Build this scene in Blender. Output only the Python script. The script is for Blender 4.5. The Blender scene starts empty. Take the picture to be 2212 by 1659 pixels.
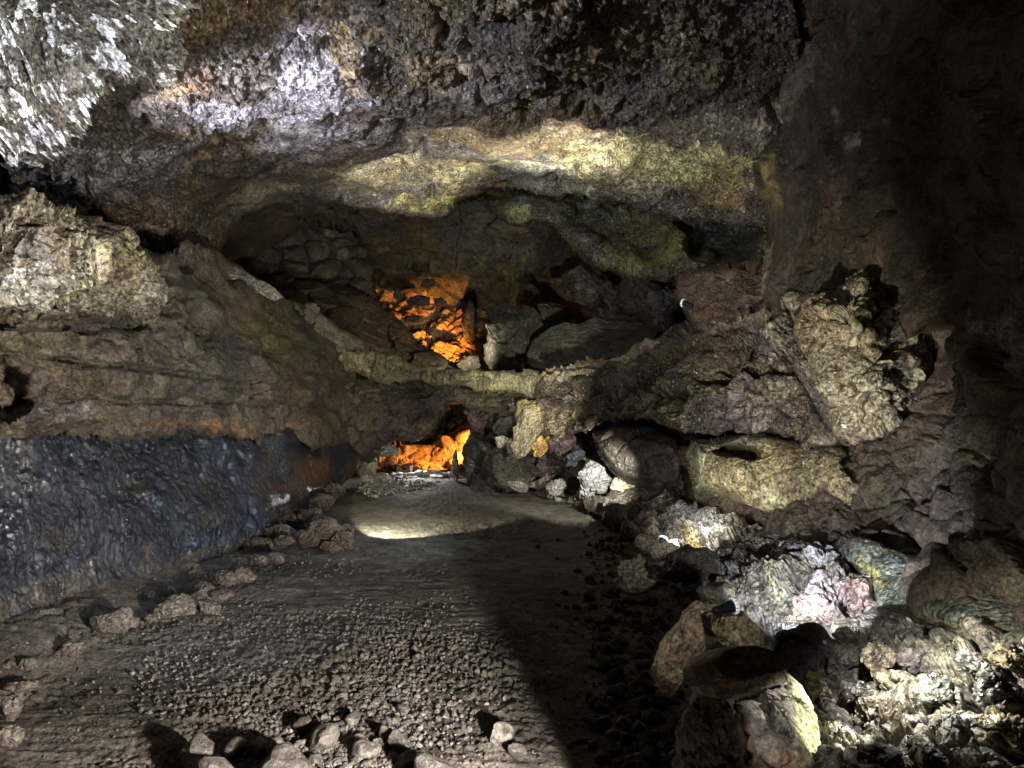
import bpy, math, random
import numpy as np
from mathutils import Vector
SC = bpy.context.scene
C = SC.collection
rnd = random.Random(7)

# ------------------------------------------------------------------ camera, world, exposure
CAMZ = 1.6
FP = 1642.0            # focal length in tracing units (tracing frame 2212 x 1659)
U0, V0 = 1106.0, 829.5
cam = bpy.data.cameras.new('camera'); co = bpy.data.objects.new('camera', cam); C.objects.link(co)
co.location = (0, 0, CAMZ); co.rotation_euler = (math.radians(90), 0, 0)
cam.sensor_width = 36; cam.lens = 36 * FP / 2212; cam.clip_start = 0.05; cam.clip_end = 300
SC.camera = co
w = bpy.data.worlds.new('World'); SC.world = w; w.use_nodes = True
w.node_tree.nodes['Background'].inputs[0].default_value = (0.5, 0.55, 0.7, 1)
w.node_tree.nodes['Background'].inputs[1].default_value = 0.0
SC.view_settings.view_transform = 'Standard'; SC.view_settings.look = 'None'
SC.view_settings.exposure = 0; SC.view_settings.gamma = 1
SC.cycles.max_bounces = 5; SC.cycles.diffuse_bounces = 1; SC.cycles.glossy_bounces = 2
SC.cycles.use_denoising = True
SC.cycles.sample_clamp_indirect = 3.0

def P(u, v, d):
    return Vector(((u - U0) / FP * d, d, CAMZ - (v - V0) / FP * d))
def fl(u, v, z=0.0):                     # point of the floor seen at (u, v)
    return P(u, v, (CAMZ - z) * FP / (v - V0))

def lamp(name, loc, to, power, deg, blend=0.5, col=(1, 0.95, 0.86), rad=0.03):
    l = bpy.data.lights.new(name, 'SPOT'); l.energy = power; l.color = col
    l.spot_size = math.radians(deg); l.spot_blend = blend; l.shadow_soft_size = rad
    o = bpy.data.objects.new(name, l); C.objects.link(o); o.location = loc
    o.rotation_euler = (Vector(to) - Vector(loc)).to_track_quat('-Z', 'Y').to_euler()
    return o
def bulb(name, loc, power, col=(1, 0.95, 0.86), rad=0.04):
    l = bpy.data.lights.new(name, 'POINT'); l.energy = power; l.color = col; l.shadow_soft_size = rad
    o = bpy.data.objects.new(name, l); C.objects.link(o); o.location = loc
    return o
WARM = (1.0, 0.90, 0.72); WHITE = (1.0, 0.97, 0.93); COOL = (0.90, 0.94, 1.0); ORANGE = (1.0, 0.36, 0.055)
exec_lights = []
def build_lights():
    lamp('boulder_spot', P(1750, 1180, 1.9), P(1715, 1590, 2.6), 17, 22, 0.5, (1, 0.97, 0.88), 0.01)  # added light for the front of the nearest boulder
    lamp('edge_spot', P(1985, 1390, 2.7), P(1755, 1560, 2.75), 60, 50, 0.6, (1, 1, 0.85), 0.01)
    lamp('niche_spot', (-0.2, 0.9, 1.9), P(1370, 1240, 5.9), 220, 3.6, 0.2, (1, 0.95, 0.82), 0.01)  # added narrow beam, stands in for light through a gap in the rocks
    lamp('bridge_spot', (0.35, 7.6, 1.25), P(1120, 808, 10.8), 460, 46, 0.9, (1, 0.95, 0.7), 0.02)  # added fill in mid-air that brightens the bridge rim
    # path light low on the ground by the foreground boulder: rakes the gravel, its cone leaves the right bank black
    az = math.radians(88); L0 = Vector((0.50, 1.55, 0.50)); dr = Vector((-math.sin(az), math.cos(az), -0.10))
    lamp('path_spot', L0, L0 + dr, 360, 157, 0.06, (1, 0.90, 0.80), 0.02)
    a2 = math.radians(38); lamp('path_spot_far', L0 + Vector((0, 0, .12)), L0 + Vector((-math.sin(a2), math.cos(a2), 0.10)), 420, 58, 0.2, (1, 0.90, 0.80), 0.02)  # added beam beside the path light, lifts the far floor against falloff
    lamp('wall_spot', (0.55, 1.5, 0.7), P(260, 600, 5.8), 330, 72, 0.9, (1, 0.88, 0.68), 0.03)  # added second beam at the path light, fills the left wall
    # up-lighters for the ceiling
    lamp('ceiling_spot_left', (-3.5, 2.6, 2.2), P(230, 60, 4.7), 720, 95, 0.7, COOL, 0.03)
    lamp('ceiling_spot_mid', (-3.0, 5.6, 2.9), P(700, 180, 7.2), 480, 78, 0.9, (0.98, 0.95, 1.0), 0.03)
    for lx, ly, tu, tv, pw in ((0.6, 8.6, 1190, 390, 780), (-0.9, 9.3, 900, 440, 540), (-0.1, 9.0, 1040, 405, 400), (-2.2, 8.9, 720, 440, 90), (1.9, 7.0, 1500, 370, 110)):
        lamp('ceiling_spot_lip', (lx, ly, 2.35), P(tu, tv, 10.3 if tu > 1000 else 11.8) + Vector((0, -.9, .4)), pw, 52, 0.6, (1, 0.94, 0.76), 0.03)
    # right side of the cave
    lamp('bench_spot', (0.35, 3.6, 0.9), P(1720, 790, 6.2), 420, 52, 0.9, (1, 0.93, 0.74), 0.02)  # added fill over the path for the right bench
    lamp('right_fill', (-1.2, 0.4, 1.5), P(1950, 500, 5.0), 45, 56, 1.0, (1, 0.90, 0.72), 0.05)
    # left shelf
    lamp('wall_spot_far', (1.0, 6.0, 1.75), P(640, 800, 9.3), 190, 52, 0.9, (1, 0.88, 0.68), 0.03)  # added fill for the dark far end of the left shelf
    lamp('shelf_spot', (-2.0, 4.9, 2.35), P(170, 570, 4.7), 62, 70, 0.9, (1, 0.95, 0.80), 0.02)
    lamp('sill_lamp', P(1500, 635, 7.3), P(1640, 600, 8.0), 16, 120, 0.8, (1, 0.93, 0.8), 0.02)
    # glaze: added cool lights, no fittings there, for bluish highlights on the wall
    lamp('glaze_spot', (-1.1, 3.2, 0.9), P(470, 1040, 6.6), 45, 95, 0.9, (0.66, 0.82, 1.0), 0.02)
    lamp('glaze_spot_far', (1.25, 8.0, 1.25), P(420, 1010, 6.9), 170, 70, 0.9, (0.62, 0.78, 1.0), 0.02)
    lamp('back_fill', P(1020, 788, 12.7), P(930, 560, 16.0), 150, 130, 0.9, (1, 0.84, 0.60), 0.05)
    # lamp behind the little rubble mound, throws light over the path
    lamp('path_lamp_far', (-1.42, 7.48, 0.42), fl(900, 1130), 170, 64, 0.2, (1, 0.93, 0.72), 0.03)
    lamp('threshold_lamp', P(900, 965, 13.6), P(890, 1035, 12.8), 80, 110, 0.6, WHITE, 0.03)
    # sodium orange chamber
    lamp('orange_low', P(1020, 955, 14.1), P(905, 975, 15.6), 520, 112, 0.5, ORANGE, 0.04)
    lamp('orange_up', P(985, 835, 14.0), P(920, 700, 17), 1500, 46, 0.8, ORANGE, 0.04)
    # right side rubble
    lamp('rubble_lamp', (1.15, 6.9, 0.85), P(1225, 1035, 9.8), 520, 38, 0.7, (1, 0.96, 0.82), 0.02)
    lamp('bank_lamp', P(1668, 1305, 3.5), P(1790, 1200, 4.7), 230, 76, 0.9, COOL, 0.02)
    lamp('bank_lamp_far', P(1450, 1160, 6.3), P(1560, 1150, 6.6), 17, 150, 0.7, WHITE, 0.02)
    lamp('bank_wash', (0.6, 5.2, 0.75), P(1530, 1120, 6.9), 120, 40, 0.9, (1, 0.97, 0.9), 0.02)  # added fill over the path that brightens the bank
    lamp('pocket_spot', P(1490, 1100, 6.0), P(1600, 1010, 6.8), 17, 120, 0.9, (1, 0.95, 0.72), 0.02)
    lamp('corner_spot', P(1880, 1300, 2.9), P(2040, 1460, 2.9), 48, 140, 0.8, (1, 0.97, 0.88), 0.02)
    lamp('slab_spot', (-0.35, 0.5, 2.0), P(1520, 1368, 3.55), 170, 9.5, 0.25, (1, 0.94, 0.8), 0.015)
build_lights()

# ------------------------------------------------------------------ numpy noise
def _h(ix, iy, iz, s):
    n = (ix.astype(np.uint32) * np.uint32(374761393) + iy.astype(np.uint32) * np.uint32(668265263)
         + iz.astype(np.uint32) * np.uint32(2147483647 - 1274126176) + np.uint32(s * 974711 + 12345))
    n = (n ^ (n >> np.uint32(13))) * np.uint32(1274126177)
    n = (n ^ (n >> np.uint32(16))) * np.uint32(2246822519)
    n = n ^ (n >> np.uint32(15))
    return (n & np.uint32(0xFFFFFF)).astype(np.float32) / np.float32(0xFFFFFF)
def vnoise(p, s=0):
    i = np.floor(p).astype(np.int64); f = (p - i).astype(np.float32)
    f = f * f * f * (f * (f * 6 - 15) + 10)
    i = i.astype(np.int32)
    r = 0
    for a in (0, 1):
        wx = f[:, 0] if a else 1 - f[:, 0]
        for b in (0, 1):
            wy = f[:, 1] if b else 1 - f[:, 1]
            for c in (0, 1):
                wz = f[:, 2] if c else 1 - f[:, 2]
                r = r + wx * wy * wz * _h(i[:, 0] + a, i[:, 1] + b, i[:, 2] + c, s)
    return r * 2 - 1
ROT = np.array([[0.8, 0.6, 0.0], [-0.48, 0.64, 0.6], [0.36, -0.48, 0.8]])
def fbm(p, sc, octv=4, s=0, ridge=False, gain=0.5):
    q = p * sc; a = 1.0; r = 0; t = 0
    for k in range(octv):
        n = vnoise(q, s + k)
        if ridge: n = 1 - 2 * np.abs(n)
        r = r + n * a; t += a; a *= gain; q = q @ ROT.T * 2.03 + 7.1
    return r / t
def worley(p, s=0):
    i = np.floor(p).astype(np.int32); f = (p - i).astype(np.float32)
    N = len(p); F1 = np.full(N, 9., np.float32); F2 = np.full(N, 9., np.float32)
    off = np.zeros((N, 3), np.float32); cid = np.zeros((N, 3), np.int32)
    for a in (-1, 0, 1):
        for b in (-1, 0, 1):
            for c in (-1, 0, 1):
                x, y, z = i[:, 0] + a, i[:, 1] + b, i[:, 2] + c
                d = np.stack([a + .1 + .8 * _h(x, y, z, s) - f[:, 0], b + .1 + .8 * _h(x, y, z, s + 1) - f[:, 1],
                              c + .1 + .8 * _h(x, y, z, s + 2) - f[:, 2]], 1)
                D = np.sqrt((d * d).sum(1))
                m = D < F1
                F2 = np.where(m, F1, np.minimum(F2, D)); F1 = np.where(m, D, F1)
                off[m] = d[m]; cid[m, 0] = x[m]; cid[m, 1] = y[m]; cid[m, 2] = z[m]
    return F1, F2, off, cid
def sstep(x, a, b):
    t = np.clip((x - a) / (b - a), 0, 1); return t * t * (3 - 2 * t)

def displace(p, specs, sp_=None):
    """specs: (kind, amp, size, ...) -> scalar displacement in metres"""
    D = np.zeros(len(p), np.float32)
    for sp in specs:
        k, amp, size = sp[:3]; o = sp[3] if len(sp) > 3 else {}
        q = p * np.array(o.get('an', (1, 1, 1))) / size
        s = o.get('s', 11)
        if 'rot' in o:
            a_ = math.radians(o['rot']); pr_ = np.stack([p[:, 0] * math.cos(a_) + p[:, 2] * math.sin(a_), p[:, 1], -p[:, 0] * math.sin(a_) + p[:, 2] * math.cos(a_)], 1); q = pr_ * np.array(o.get('an', (1, 1, 1))) / size
        if o.get('warp'): q = q + o['warp'] * np.stack([fbm(q, .9, 2, s + 50 + j) for j in range(3)], 1)
        if k == 'fbm': r = fbm(q, 1, o.get('o', 5), s, gain=o.get('g', .5))
        elif k == 'ridge': r = fbm(q, 1, o.get('o', 5), s, True, gain=o.get('g', .5))
        elif k == 'block':
            F1, F2, off, cid = worley(q, s)
            h = _h(cid[:, 0], cid[:, 1], cid[:, 2], s + 5) * 2 - 1
            t = np.stack([_h(cid[:, 0], cid[:, 1], cid[:, 2], s + 6 + j) * 2 - 1 for j in range(3)], 1)
            r = h * .6 + (off * t).sum(1) * o.get('tilt', 1.3) - o.get('crack', .8) * np.exp(-(F2 - F1) / o.get('cw', .07))
        elif k == 'cobble':
            F1, F2, off, cid = worley(q, s)
            r = np.sqrt(np.clip((F2 - F1) * 1.6, 0, 1)) - .6
        elif k == 'bump':
            F1, F2, off, cid = worley(q, s)
            h = _h(cid[:, 0], cid[:, 1], cid[:, 2], s + 5)
            r = np.clip(1 - F1 * F1 * 2.2, 0, 1) * (.3 + h)
        elif k == 'crack':
            n_ = np.abs(fbm(q, 1, 4, s, gain=.55)); r = -np.exp(-n_ / o.get('cw', .02))
        elif k == 'strata':
            t_ = (p[:, 2] + o.get('dip', .09) * p[:, 1]) / size + o.get('w', 1.1) * fbm(p, .55 / size ** .5, 4, s)
            fr = t_ - np.floor(t_); r = np.where(fr < .82, fr / .82, (1 - fr) / .18) - .5; r = r * (.3 + sstep(fbm(p, .8, 3, s + 9), -.25, .2))
            F1, F2, off, cid = worley(q, s)
            h = _h(cid[:, 0], cid[:, 1], cid[:, 2], s + 5)
            r = -np.clip(1 - F1 * F1 * 5, 0, 1) * (h > o.get('th', .5))
        if 'mask' in o:
            m = fbm(p, 1 / o['mask'], 3, s + 90); r = r * sstep(m, o.get('m0', -.1), o.get('m0', -.1) + .3)
        if sp_ is not None: r = r * np.clip((size / sp_ - 2.0) / 3.0, 0, 1)
        D += amp * r
    return D

# ------------------------------------------------------------------ materials
def rock_mat(name, rough=(0.5, 0.9), bump=0.5, fine=90, spec=0.5, dist=0.02, glint_speck=0.0, mottle=0.0):
    m = bpy.data.materials.new(name); m.use_nodes = True; nt = m.node_tree; N = nt.nodes; L = nt.links
    b = N['Principled BSDF']
    at = N.new('ShaderNodeAttribute'); at.attribute_name = 'Col'
    tc = N.new('ShaderNodeTexCoord')
    n1 = N.new('ShaderNodeTexNoise'); n1.inputs['Scale'].default_value = fine; n1.inputs['Detail'].default_value = 5; n1.inputs['Roughness'].default_value = .65
    n2 = N.new('ShaderNodeTexNoise'); n2.inputs['Scale'].default_value = fine / 7; n2.inputs['Detail'].default_value = 6; n2.inputs['Roughness'].default_value = .7
    v = N.new('ShaderNodeTexVoronoi'); v.inputs['Scale'].default_value = fine * .6
    for n in (n1, n2, v): L.new(tc.outputs['Object'], n.inputs['Vector'])
    mr = N.new('ShaderNodeMapRange'); mr.inputs[1].default_value = .3; mr.inputs[2].default_value = .7; mr.inputs[3].default_value = .3; mr.inputs[4].default_value = 1.75
    L.new(n1.outputs[0], mr.inputs[0])
    mr2 = N.new('ShaderNodeMapRange'); mr2.inputs[1].default_value = .3; mr2.inputs[2].default_value = .7; mr2.inputs[3].default_value = .5; mr2.inputs[4].default_value = 1.5
    L.new(n2.outputs[0], mr2.inputs[0])
    mu = N.new('ShaderNodeMath'); mu.operation = 'MULTIPLY'; L.new(mr.outputs[0], mu.inputs[0]); L.new(mr2.outputs[0], mu.inputs[1])
    vm = N.new('ShaderNodeVectorMath'); vm.operation = 'SCALE'; L.new(at.outputs['Color'], vm.inputs[0]); L.new(mu.outputs[0], vm.inputs['Scale'])
    L.new(vm.outputs[0], b.inputs['Base Color'])
    if mottle:
        n5 = N.new('ShaderNodeTexNoise'); n5.inputs['Scale'].default_value = 30; n5.inputs['Detail'].default_value = 8; n5.inputs['Roughness'].default_value = .78; L.new(tc.outputs['Object'], n5.inputs['Vector'])
        m5 = N.new('ShaderNodeMapRange'); m5.inputs[1].default_value = .44; m5.inputs[2].default_value = .53; m5.inputs[3].default_value = 1 - mottle; m5.inputs[4].default_value = 1 + .45 * mottle; L.new(n5.outputs[0], m5.inputs[0])
        m6 = N.new('ShaderNodeMath'); m6.operation = 'MULTIPLY'; L.new(mu.outputs[0], m6.inputs[0]); L.new(m5.outputs[0], m6.inputs[1]); L.new(m6.outputs[0], vm.inputs['Scale'])
    rr = N.new('ShaderNodeMapRange'); rr.inputs[1].default_value = .35; rr.inputs[2].default_value = .65; rr.inputs[3].default_value = rough[0]; rr.inputs[4].default_value = rough[1]
    L.new(n2.outputs[0], rr.inputs[0]); L.new(rr.outputs[0], b.inputs['Roughness'])
    b.inputs['Specular IOR Level'].default_value = spec
    ad = N.new('ShaderNodeMath'); ad.operation = 'ADD'; L.new(n1.outputs[0], ad.inputs[0])
    m3 = N.new('ShaderNodeMath'); m3.operation = 'MULTIPLY'; m3.inputs[1].default_value = 3.0; L.new(n2.outputs[0], m3.inputs[0]); L.new(m3.outputs[0], ad.inputs[1])
    ad2 = N.new('ShaderNodeMath'); ad2.operation = 'ADD'; L.new(ad.outputs[0], ad2.inputs[0]); L.new(v.outputs['Distance'], ad2.inputs[1])
    n4 = N.new('ShaderNodeTexNoise'); n4.inputs['Scale'].default_value = 2.3; n4.inputs['Detail'].default_value = 5; n4.inputs['Roughness'].default_value = .6; L.new(tc.outputs['Object'], n4.inputs['Vector'])
    r4 = N.new('ShaderNodeMapRange'); r4.inputs[1].default_value = .42; r4.inputs[2].default_value = .6; r4.inputs[3].default_value = .12; r4.inputs[4].default_value = 1.0; L.new(n4.outputs[0], r4.inputs[0])
    bs = N.new('ShaderNodeMath'); bs.operation = 'MULTIPLY'; bs.inputs[1].default_value = bump; L.new(r4.outputs[0], bs.inputs[0])
    if glint_speck:  # white specks put glints into the colour
        v2 = N.new('ShaderNodeTexVoronoi'); v2.inputs['Scale'].default_value = 38; L.new(tc.outputs['Object'], v2.inputs['Vector'])
        sp = N.new('ShaderNodeSeparateColor'); L.new(v2.outputs['Color'], sp.inputs[0])
        g1 = N.new('ShaderNodeMath'); g1.operation = 'GREATER_THAN'; g1.inputs[1].default_value = 1 - glint_speck; L.new(sp.outputs[0], g1.inputs[0])
        g2 = N.new('ShaderNodeMath'); g2.operation = 'LESS_THAN'; g2.inputs[1].default_value = .45; L.new(v2.outputs['Distance'], g2.inputs[0])
        g3 = N.new('ShaderNodeMath'); g3.operation = 'MULTIPLY'; L.new(g1.outputs[0], g3.inputs[0]); L.new(g2.outputs[0], g3.inputs[1])
        g4 = N.new('ShaderNodeMath'); g4.operation = 'MULTIPLY'; L.new(g3.outputs[0], g4.inputs[0]); L.new(r4.outputs[0], g4.inputs[1])
        mx = N.new('ShaderNodeMix'); mx.data_type = 'RGBA'; mx.inputs[7].default_value = (.62, .60, .54, 1)
        L.new(g4.outputs[0], mx.inputs[0]); L.new(vm.outputs[0], mx.inputs[6]); L.new(mx.outputs[2], b.inputs['Base Color'])
        rm = N.new('ShaderNodeMix'); rm.inputs[3].default_value = .12; L.new(g4.outputs[0], rm.inputs[0]); L.new(rr.outputs[0], rm.inputs[2]); L.new(rm.outputs[0], b.inputs['Roughness'])
    bu = N.new('ShaderNodeBump'); L.new(bs.outputs[0], bu.inputs['Strength']); bu.inputs['Distance'].default_value = dist
    L.new(ad2.outputs[0], bu.inputs['Height']); L.new(bu.outputs[0], b.inputs['Normal'])
    return m
M_DRY = rock_mat('dry_basalt', (0.75, 0.95), .9, 50, .3, .03)
M_ROCK = rock_mat('damp_basalt', (0.38, 0.9), .9, 55, .5, .03, 0, .35)
M_WET = rock_mat('wet_crust', (0.18, 0.75), 1.0, 50, .8, .04, .05, .78)
M_GLAZE = rock_mat('black_glaze', (0.24, 0.5), .9, 38, .9, .03, 0, .4)
M_SMOOTH = rock_mat('smooth_flowstone', (0.45, 0.8), .35, 50, .4, .015)
M_GROUND = rock_mat('trodden_ash', (0.7, 0.95), .6, 80, .3, .012)

# ------------------------------------------------------------------ mesh helper
def to_mesh(name, V, F, mat, col=None, smooth=True):
    me = bpy.data.meshes.new(name)
    V = np.asarray(V, np.float32); F = np.asarray(F, np.int32); k = F.shape[1]
    me.vertices.add(len(V)); me.vertices.foreach_set('co', V.ravel())
    me.loops.add(F.size); me.loops.foreach_set('vertex_index', F.ravel())
    me.polygons.add(len(F)); me.polygons.foreach_set('loop_start', np.arange(0, F.size, k, dtype=np.int32))
    me.polygons.foreach_set('loop_total', np.full(len(F), k, np.int32))
    me.polygons.foreach_set('use_smooth', np.full(len(F), smooth, bool))
    me.update(calc_edges=True)
    if col is not None:
        a = me.color_attributes.new('Col', 'FLOAT_COLOR', 'POINT')
        a.data.foreach_set('color', np.concatenate([col, np.ones((len(col), 1))], 1).astype(np.float32).ravel())
    me.materials.append(mat)
    return me
def link(name, me, parent=None, loc=None):
    o = bpy.data.objects.new(name, me); C.objects.link(o)
    if parent: o.parent = parent
    if loc is not None: o.location = loc
    return o
def tag(o, label=None, cat=None, group=None, kind=None):
    if kind: o['kind'] = kind
    if label: o['label'] = label
    if cat: o['category'] = cat
    if group: o['group'] = group
    return o
def normals(V, F):
    e = np.cross(V[F[:, 2]] - V[F[:, 0]], V[F[:, 3]] - V[F[:, 1]])
    N = np.zeros_like(V)
    for k in range(4):
        for c in range(3): N[:, c] += np.bincount(F[:, k], e[:, c], len(V))
    return N / (np.linalg.norm(N, axis=1, keepdims=True) + 1e-12)

BROWN = (0.115, 0.085, 0.058); DARK = (0.06, 0.05, 0.042); GREY = (0.15, 0.14, 0.13); OCHRE = (0.30, 0.22, 0.09)
LILAC = (0.50, 0.49, 0.60); WHITEC = (0.62, 0.62, 0.60); YEL = (0.45, 0.43, 0.16); GREEN = (0.17, 0.23, 0.15)
PINK = (0.46, 0.24, 0.20); RUST = (0.24, 0.12, 0.055); BLACK = (0.022, 0.022, 0.026); NAVY = (0.035, 0.04, 0.06); TAN = (0.33, 0.28, 0.19)
PURP = (0.13, 0.085, 0.09); TEAL = (0.25, 0.36, 0.33)

def colours(p, uv, pal, patches, s=3, scale=1.2):
    """rock colour: palette mixed by noise, then mineral patches with ragged edges"""
    c = np.zeros((len(p), 3)) + np.array(pal[0])
    for k, q in enumerate(pal[1:]):
        n = fbm(p, scale * (1 + .7 * k), 5, s + 31 * k, gain=.62)
        c = c + (np.array(q) - c) * sstep(n, -.02, .28)[:, None]
    if patches:
        n = fbm(p, 2.2, 6, s + 77, gain=.75); fl_ = .35 + .65 * sstep(fbm(p, 13, 4, s + 66, gain=.7), -.25, .12)
        for (x, y, rx, ry, ang, colr, st) in patches:
            a = math.radians(ang); dx = uv[:, 0] - x; dy = uv[:, 1] - y
            e = np.hypot((dx * math.cos(a) + dy * math.sin(a)) / rx, (-dx * math.sin(a) + dy * math.cos(a)) / ry)
            wgt = sstep(1.1 - e + n * 1.5, 0, .45) * st * (fl_ if e.min() < 9 else 1)
            c = c + (np.array(colr) - c) * wgt[:, None]
    g = fbm(p, 9, 4, s + 5, gain=.7)
    return np.clip(c * (1 + .55 * g[:, None]), .004, .9)

def in_poly(X, Y, poly):
    ins = np.zeros(X.shape, bool); n = len(poly)
    for i in range(n):
        x1, y1 = poly[i]; x2, y2 = poly[(i + 1) % n]
        if y1 == y2: continue
        m = ((y1 > Y) != (y2 > Y)) & (X < (x2 - x1) * (Y - y1) / (y2 - y1) + x1); ins ^= m
    return ins
def poly_dist(X, Y, poly):
    best = np.full(X.shape, 1e9); bx = X.copy(); by = Y.copy(); n = len(poly)
    for i in range(n):
        x1, y1 = poly[i]; x2, y2 = poly[(i + 1) % n]; dx, dy = x2 - x1, y2 - y1
        t = np.clip(((X - x1) * dx + (Y - y1) * dy) / (dx * dx + dy * dy + 1e-9), 0, 1)
        qx, qy = x1 + t * dx, y1 + t * dy; d = np.hypot(X - qx, Y - qy)
        m = d < best; best = np.where(m, d, best); bx = np.where(m, qx, bx); by = np.where(m, qy, by)
    return best, bx, by
def fit_depth(pts):
    A = np.array(pts, float); n = len(A); xy = A[:, :2] / 1000
    r = np.linalg.norm(xy[:, None] - xy[None], axis=2)
    K = np.zeros((n + 3, n + 3)); K[:n, :n] = -r + np.eye(n) * -0.004; K[:n, n] = 1; K[:n, n + 1:] = xy; K[n, :n] = 1; K[n + 1:, :n] = xy.T
    sol = np.linalg.solve(K, np.concatenate([np.log(A[:, 2]), [0, 0, 0]]))
    def f(u, v):
        q = np.stack([u, v], 1) / 1000; o = sol[n] + q @ sol[n + 1:]
        for i in range(n): o = o - sol[i] * np.hypot(q[:, 0] - xy[i, 0], q[:, 1] - xy[i, 1])
        return np.exp(o)
    return f

def fill(outline):
    """outline (x, y[, d]): missing depths are interpolated along the outline"""
    n = len(outline); known = [i for i in range(n) if len(outline[i]) > 2]
    out = []
    for i in range(n):
        if len(outline[i]) > 2: out.append(tuple(outline[i])); continue
        a = max([k for k in known if k < i], default=known[-1] - n); b = min([k for k in known if k > i], default=known[0] + n)
        t = (i - a) / (b - a); out.append((outline[i][0], outline[i][1], outline[a % n][2] * (1 - t) + outline[b % n][2] * t))
    return out

def mass(name, outline, inner=(), thick=1.0, rimw=40, rimd=.3, noise=(), pal=(BROWN,), patches=(), dents=(), mat=None,
         step=2.9, s=3, cscale=1.2, wob=5, flat=True):
    """A body of rock: its outline and surface depths place it in the cave; it is closed and `thick` metres deep."""
    mat = mat or M_ROCK
    ol = fill(outline); poly = [(a, b) for a, b, _ in ol]
    f = fit_depth(list(ol) + list(inner))
    xs = [a for a, b in poly]; ys = [b for a, b in poly]
    gx = np.arange(min(xs) - step * 3, max(xs) + step * 3, step); gy = np.arange(min(ys) - step * 3, max(ys) + step * 3, step)
    X, Y = np.meshgrid(gx, gy); sh = X.shape
    # ragged outline
    q = np.stack([X.ravel() / 55, Y.ravel() / 55, np.full(X.size, s * 3.3)], 1)
    WX = (fbm(q, 1, 4, s + 1) * wob).reshape(sh); WY = (fbm(q, 1, 4, s + 2) * wob).reshape(sh)
    ins = in_poly(X + WX, Y + WY, poly)
    D, BX, BY = poly_dist(X + WX, Y + WY, poly); BX = BX - WX; BY = BY - WY
    cell = ins[:-1, :-1] | ins[1:, :-1] | ins[:-1, 1:] | ins[1:, 1:]
    vm = np.zeros(sh, bool)
    vm[:-1, :-1] |= cell; vm[1:, :-1] |= cell; vm[:-1, 1:] |= cell; vm[1:, 1:] |= cell
    snap = vm & ~ins
    X = np.where(snap, BX, X); Y = np.where(snap, BY, Y); D = np.where(snap, 0, D)
    idx = -np.ones(sh, np.int64); idx[vm] = np.arange(vm.sum())
    u, v, dd = X[vm], Y[vm], D[vm]
    dep = f(u, v)
    t = np.clip(dd / rimw, 0, 1); dep = dep + rimd * (1 - np.sqrt(np.clip(1 - (1 - t) ** 2, 0, 1)))
    for (x, y, rx, ry, ang, am) in dents:
        a = math.radians(ang); dx = u - x; dy = v - y
        e = np.hypot((dx * math.cos(a) + dy * math.sin(a)) / rx, (-dx * math.sin(a) + dy * math.cos(a)) / ry)
        e = e + .25 * fbm(np.stack([u / 30, v / 30, u * 0], 1), 1, 3, 5)
        dep = dep + am * sstep(1.15 - e, 0, .35)
    def unp(d): return np.stack([(u - U0) / FP * d, d, CAMZ - (v - V0) / FP * d], 1)
    A = unp(dep)
    ii = idx[:-1, :-1][cell]; jj = idx[:-1, 1:][cell]; kk = idx[1:, 1:][cell]; ll = idx[1:, :-1][cell]
    F = np.stack([ii, ll, kk, jj], 1)
    N = normals(A, F)
    vd = A - np.array([0, 0, CAMZ]); vd /= np.linalg.norm(vd, axis=1, keepdims=True)
    # grid normals may lean away on steep ground: keep them facing out
    flip = (N * vd).sum(1) > 0
    N[flip] *= -1
    e1 = np.linalg.norm(A[F[:, 0]] - A[F[:, 1]], axis=1); e2 = np.linalg.norm(A[F[:, 0]] - A[F[:, 3]], axis=1)
    spc = np.full(len(A), 1e-3); 
    for k in range(4): np.maximum.at(spc, F[:, k], np.maximum(e1, e2))
    disp = displace(A, noise, spc) if noise else np.zeros(len(A))
    nv = len(A)
    back = unp(dep + thick * np.sqrt(np.clip(t, 0, 1)) + .02)
    pb = 0.5 * disp
    A2 = A + N * disp[:, None]
    med = np.median(spc); wg = np.clip((spc / med - 1.8) / 3, 0, .85)[:, None]; deg = np.zeros(nv)
    E = np.concatenate([F[:, [0, 1]], F[:, [1, 2]], F[:, [2, 3]], F[:, [3, 0]]]); E = np.concatenate([E, E[:, ::-1]])
    deg = np.bincount(E[:, 0], minlength=nv)[:, None]
    for _ in range(7):
        av = np.stack([np.bincount(E[:, 0], A2[E[:, 1], c], nv) for c in range(3)], 1) / np.maximum(deg, 1)
        A2 = A2 + (av - A2) * wg
    col = colours(A, np.stack([u, v], 1), pal, patches, s, cscale)
    # rim vertices of the front are shared with the back so that the body is closed
    from_edge = np.zeros(sh, int)
    bidx = np.arange(nv) + nv
    bidx[snap[vm]] = np.arange(nv)[snap[vm]]
    Fb = bidx[F[:, ::-1]]
    V = np.concatenate([A2, back]); FF = np.concatenate([F, Fb]); cc = np.concatenate([col, col])
    used = np.zeros(len(V), bool); used[FF.ravel()] = True; mp = np.cumsum(used) - 1
    me = to_mesh(name, V[used], mp[FF], mat, cc[used], not flat)
    return link(name, me)
def struct(o): o['kind'] = 'structure'; return o

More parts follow.
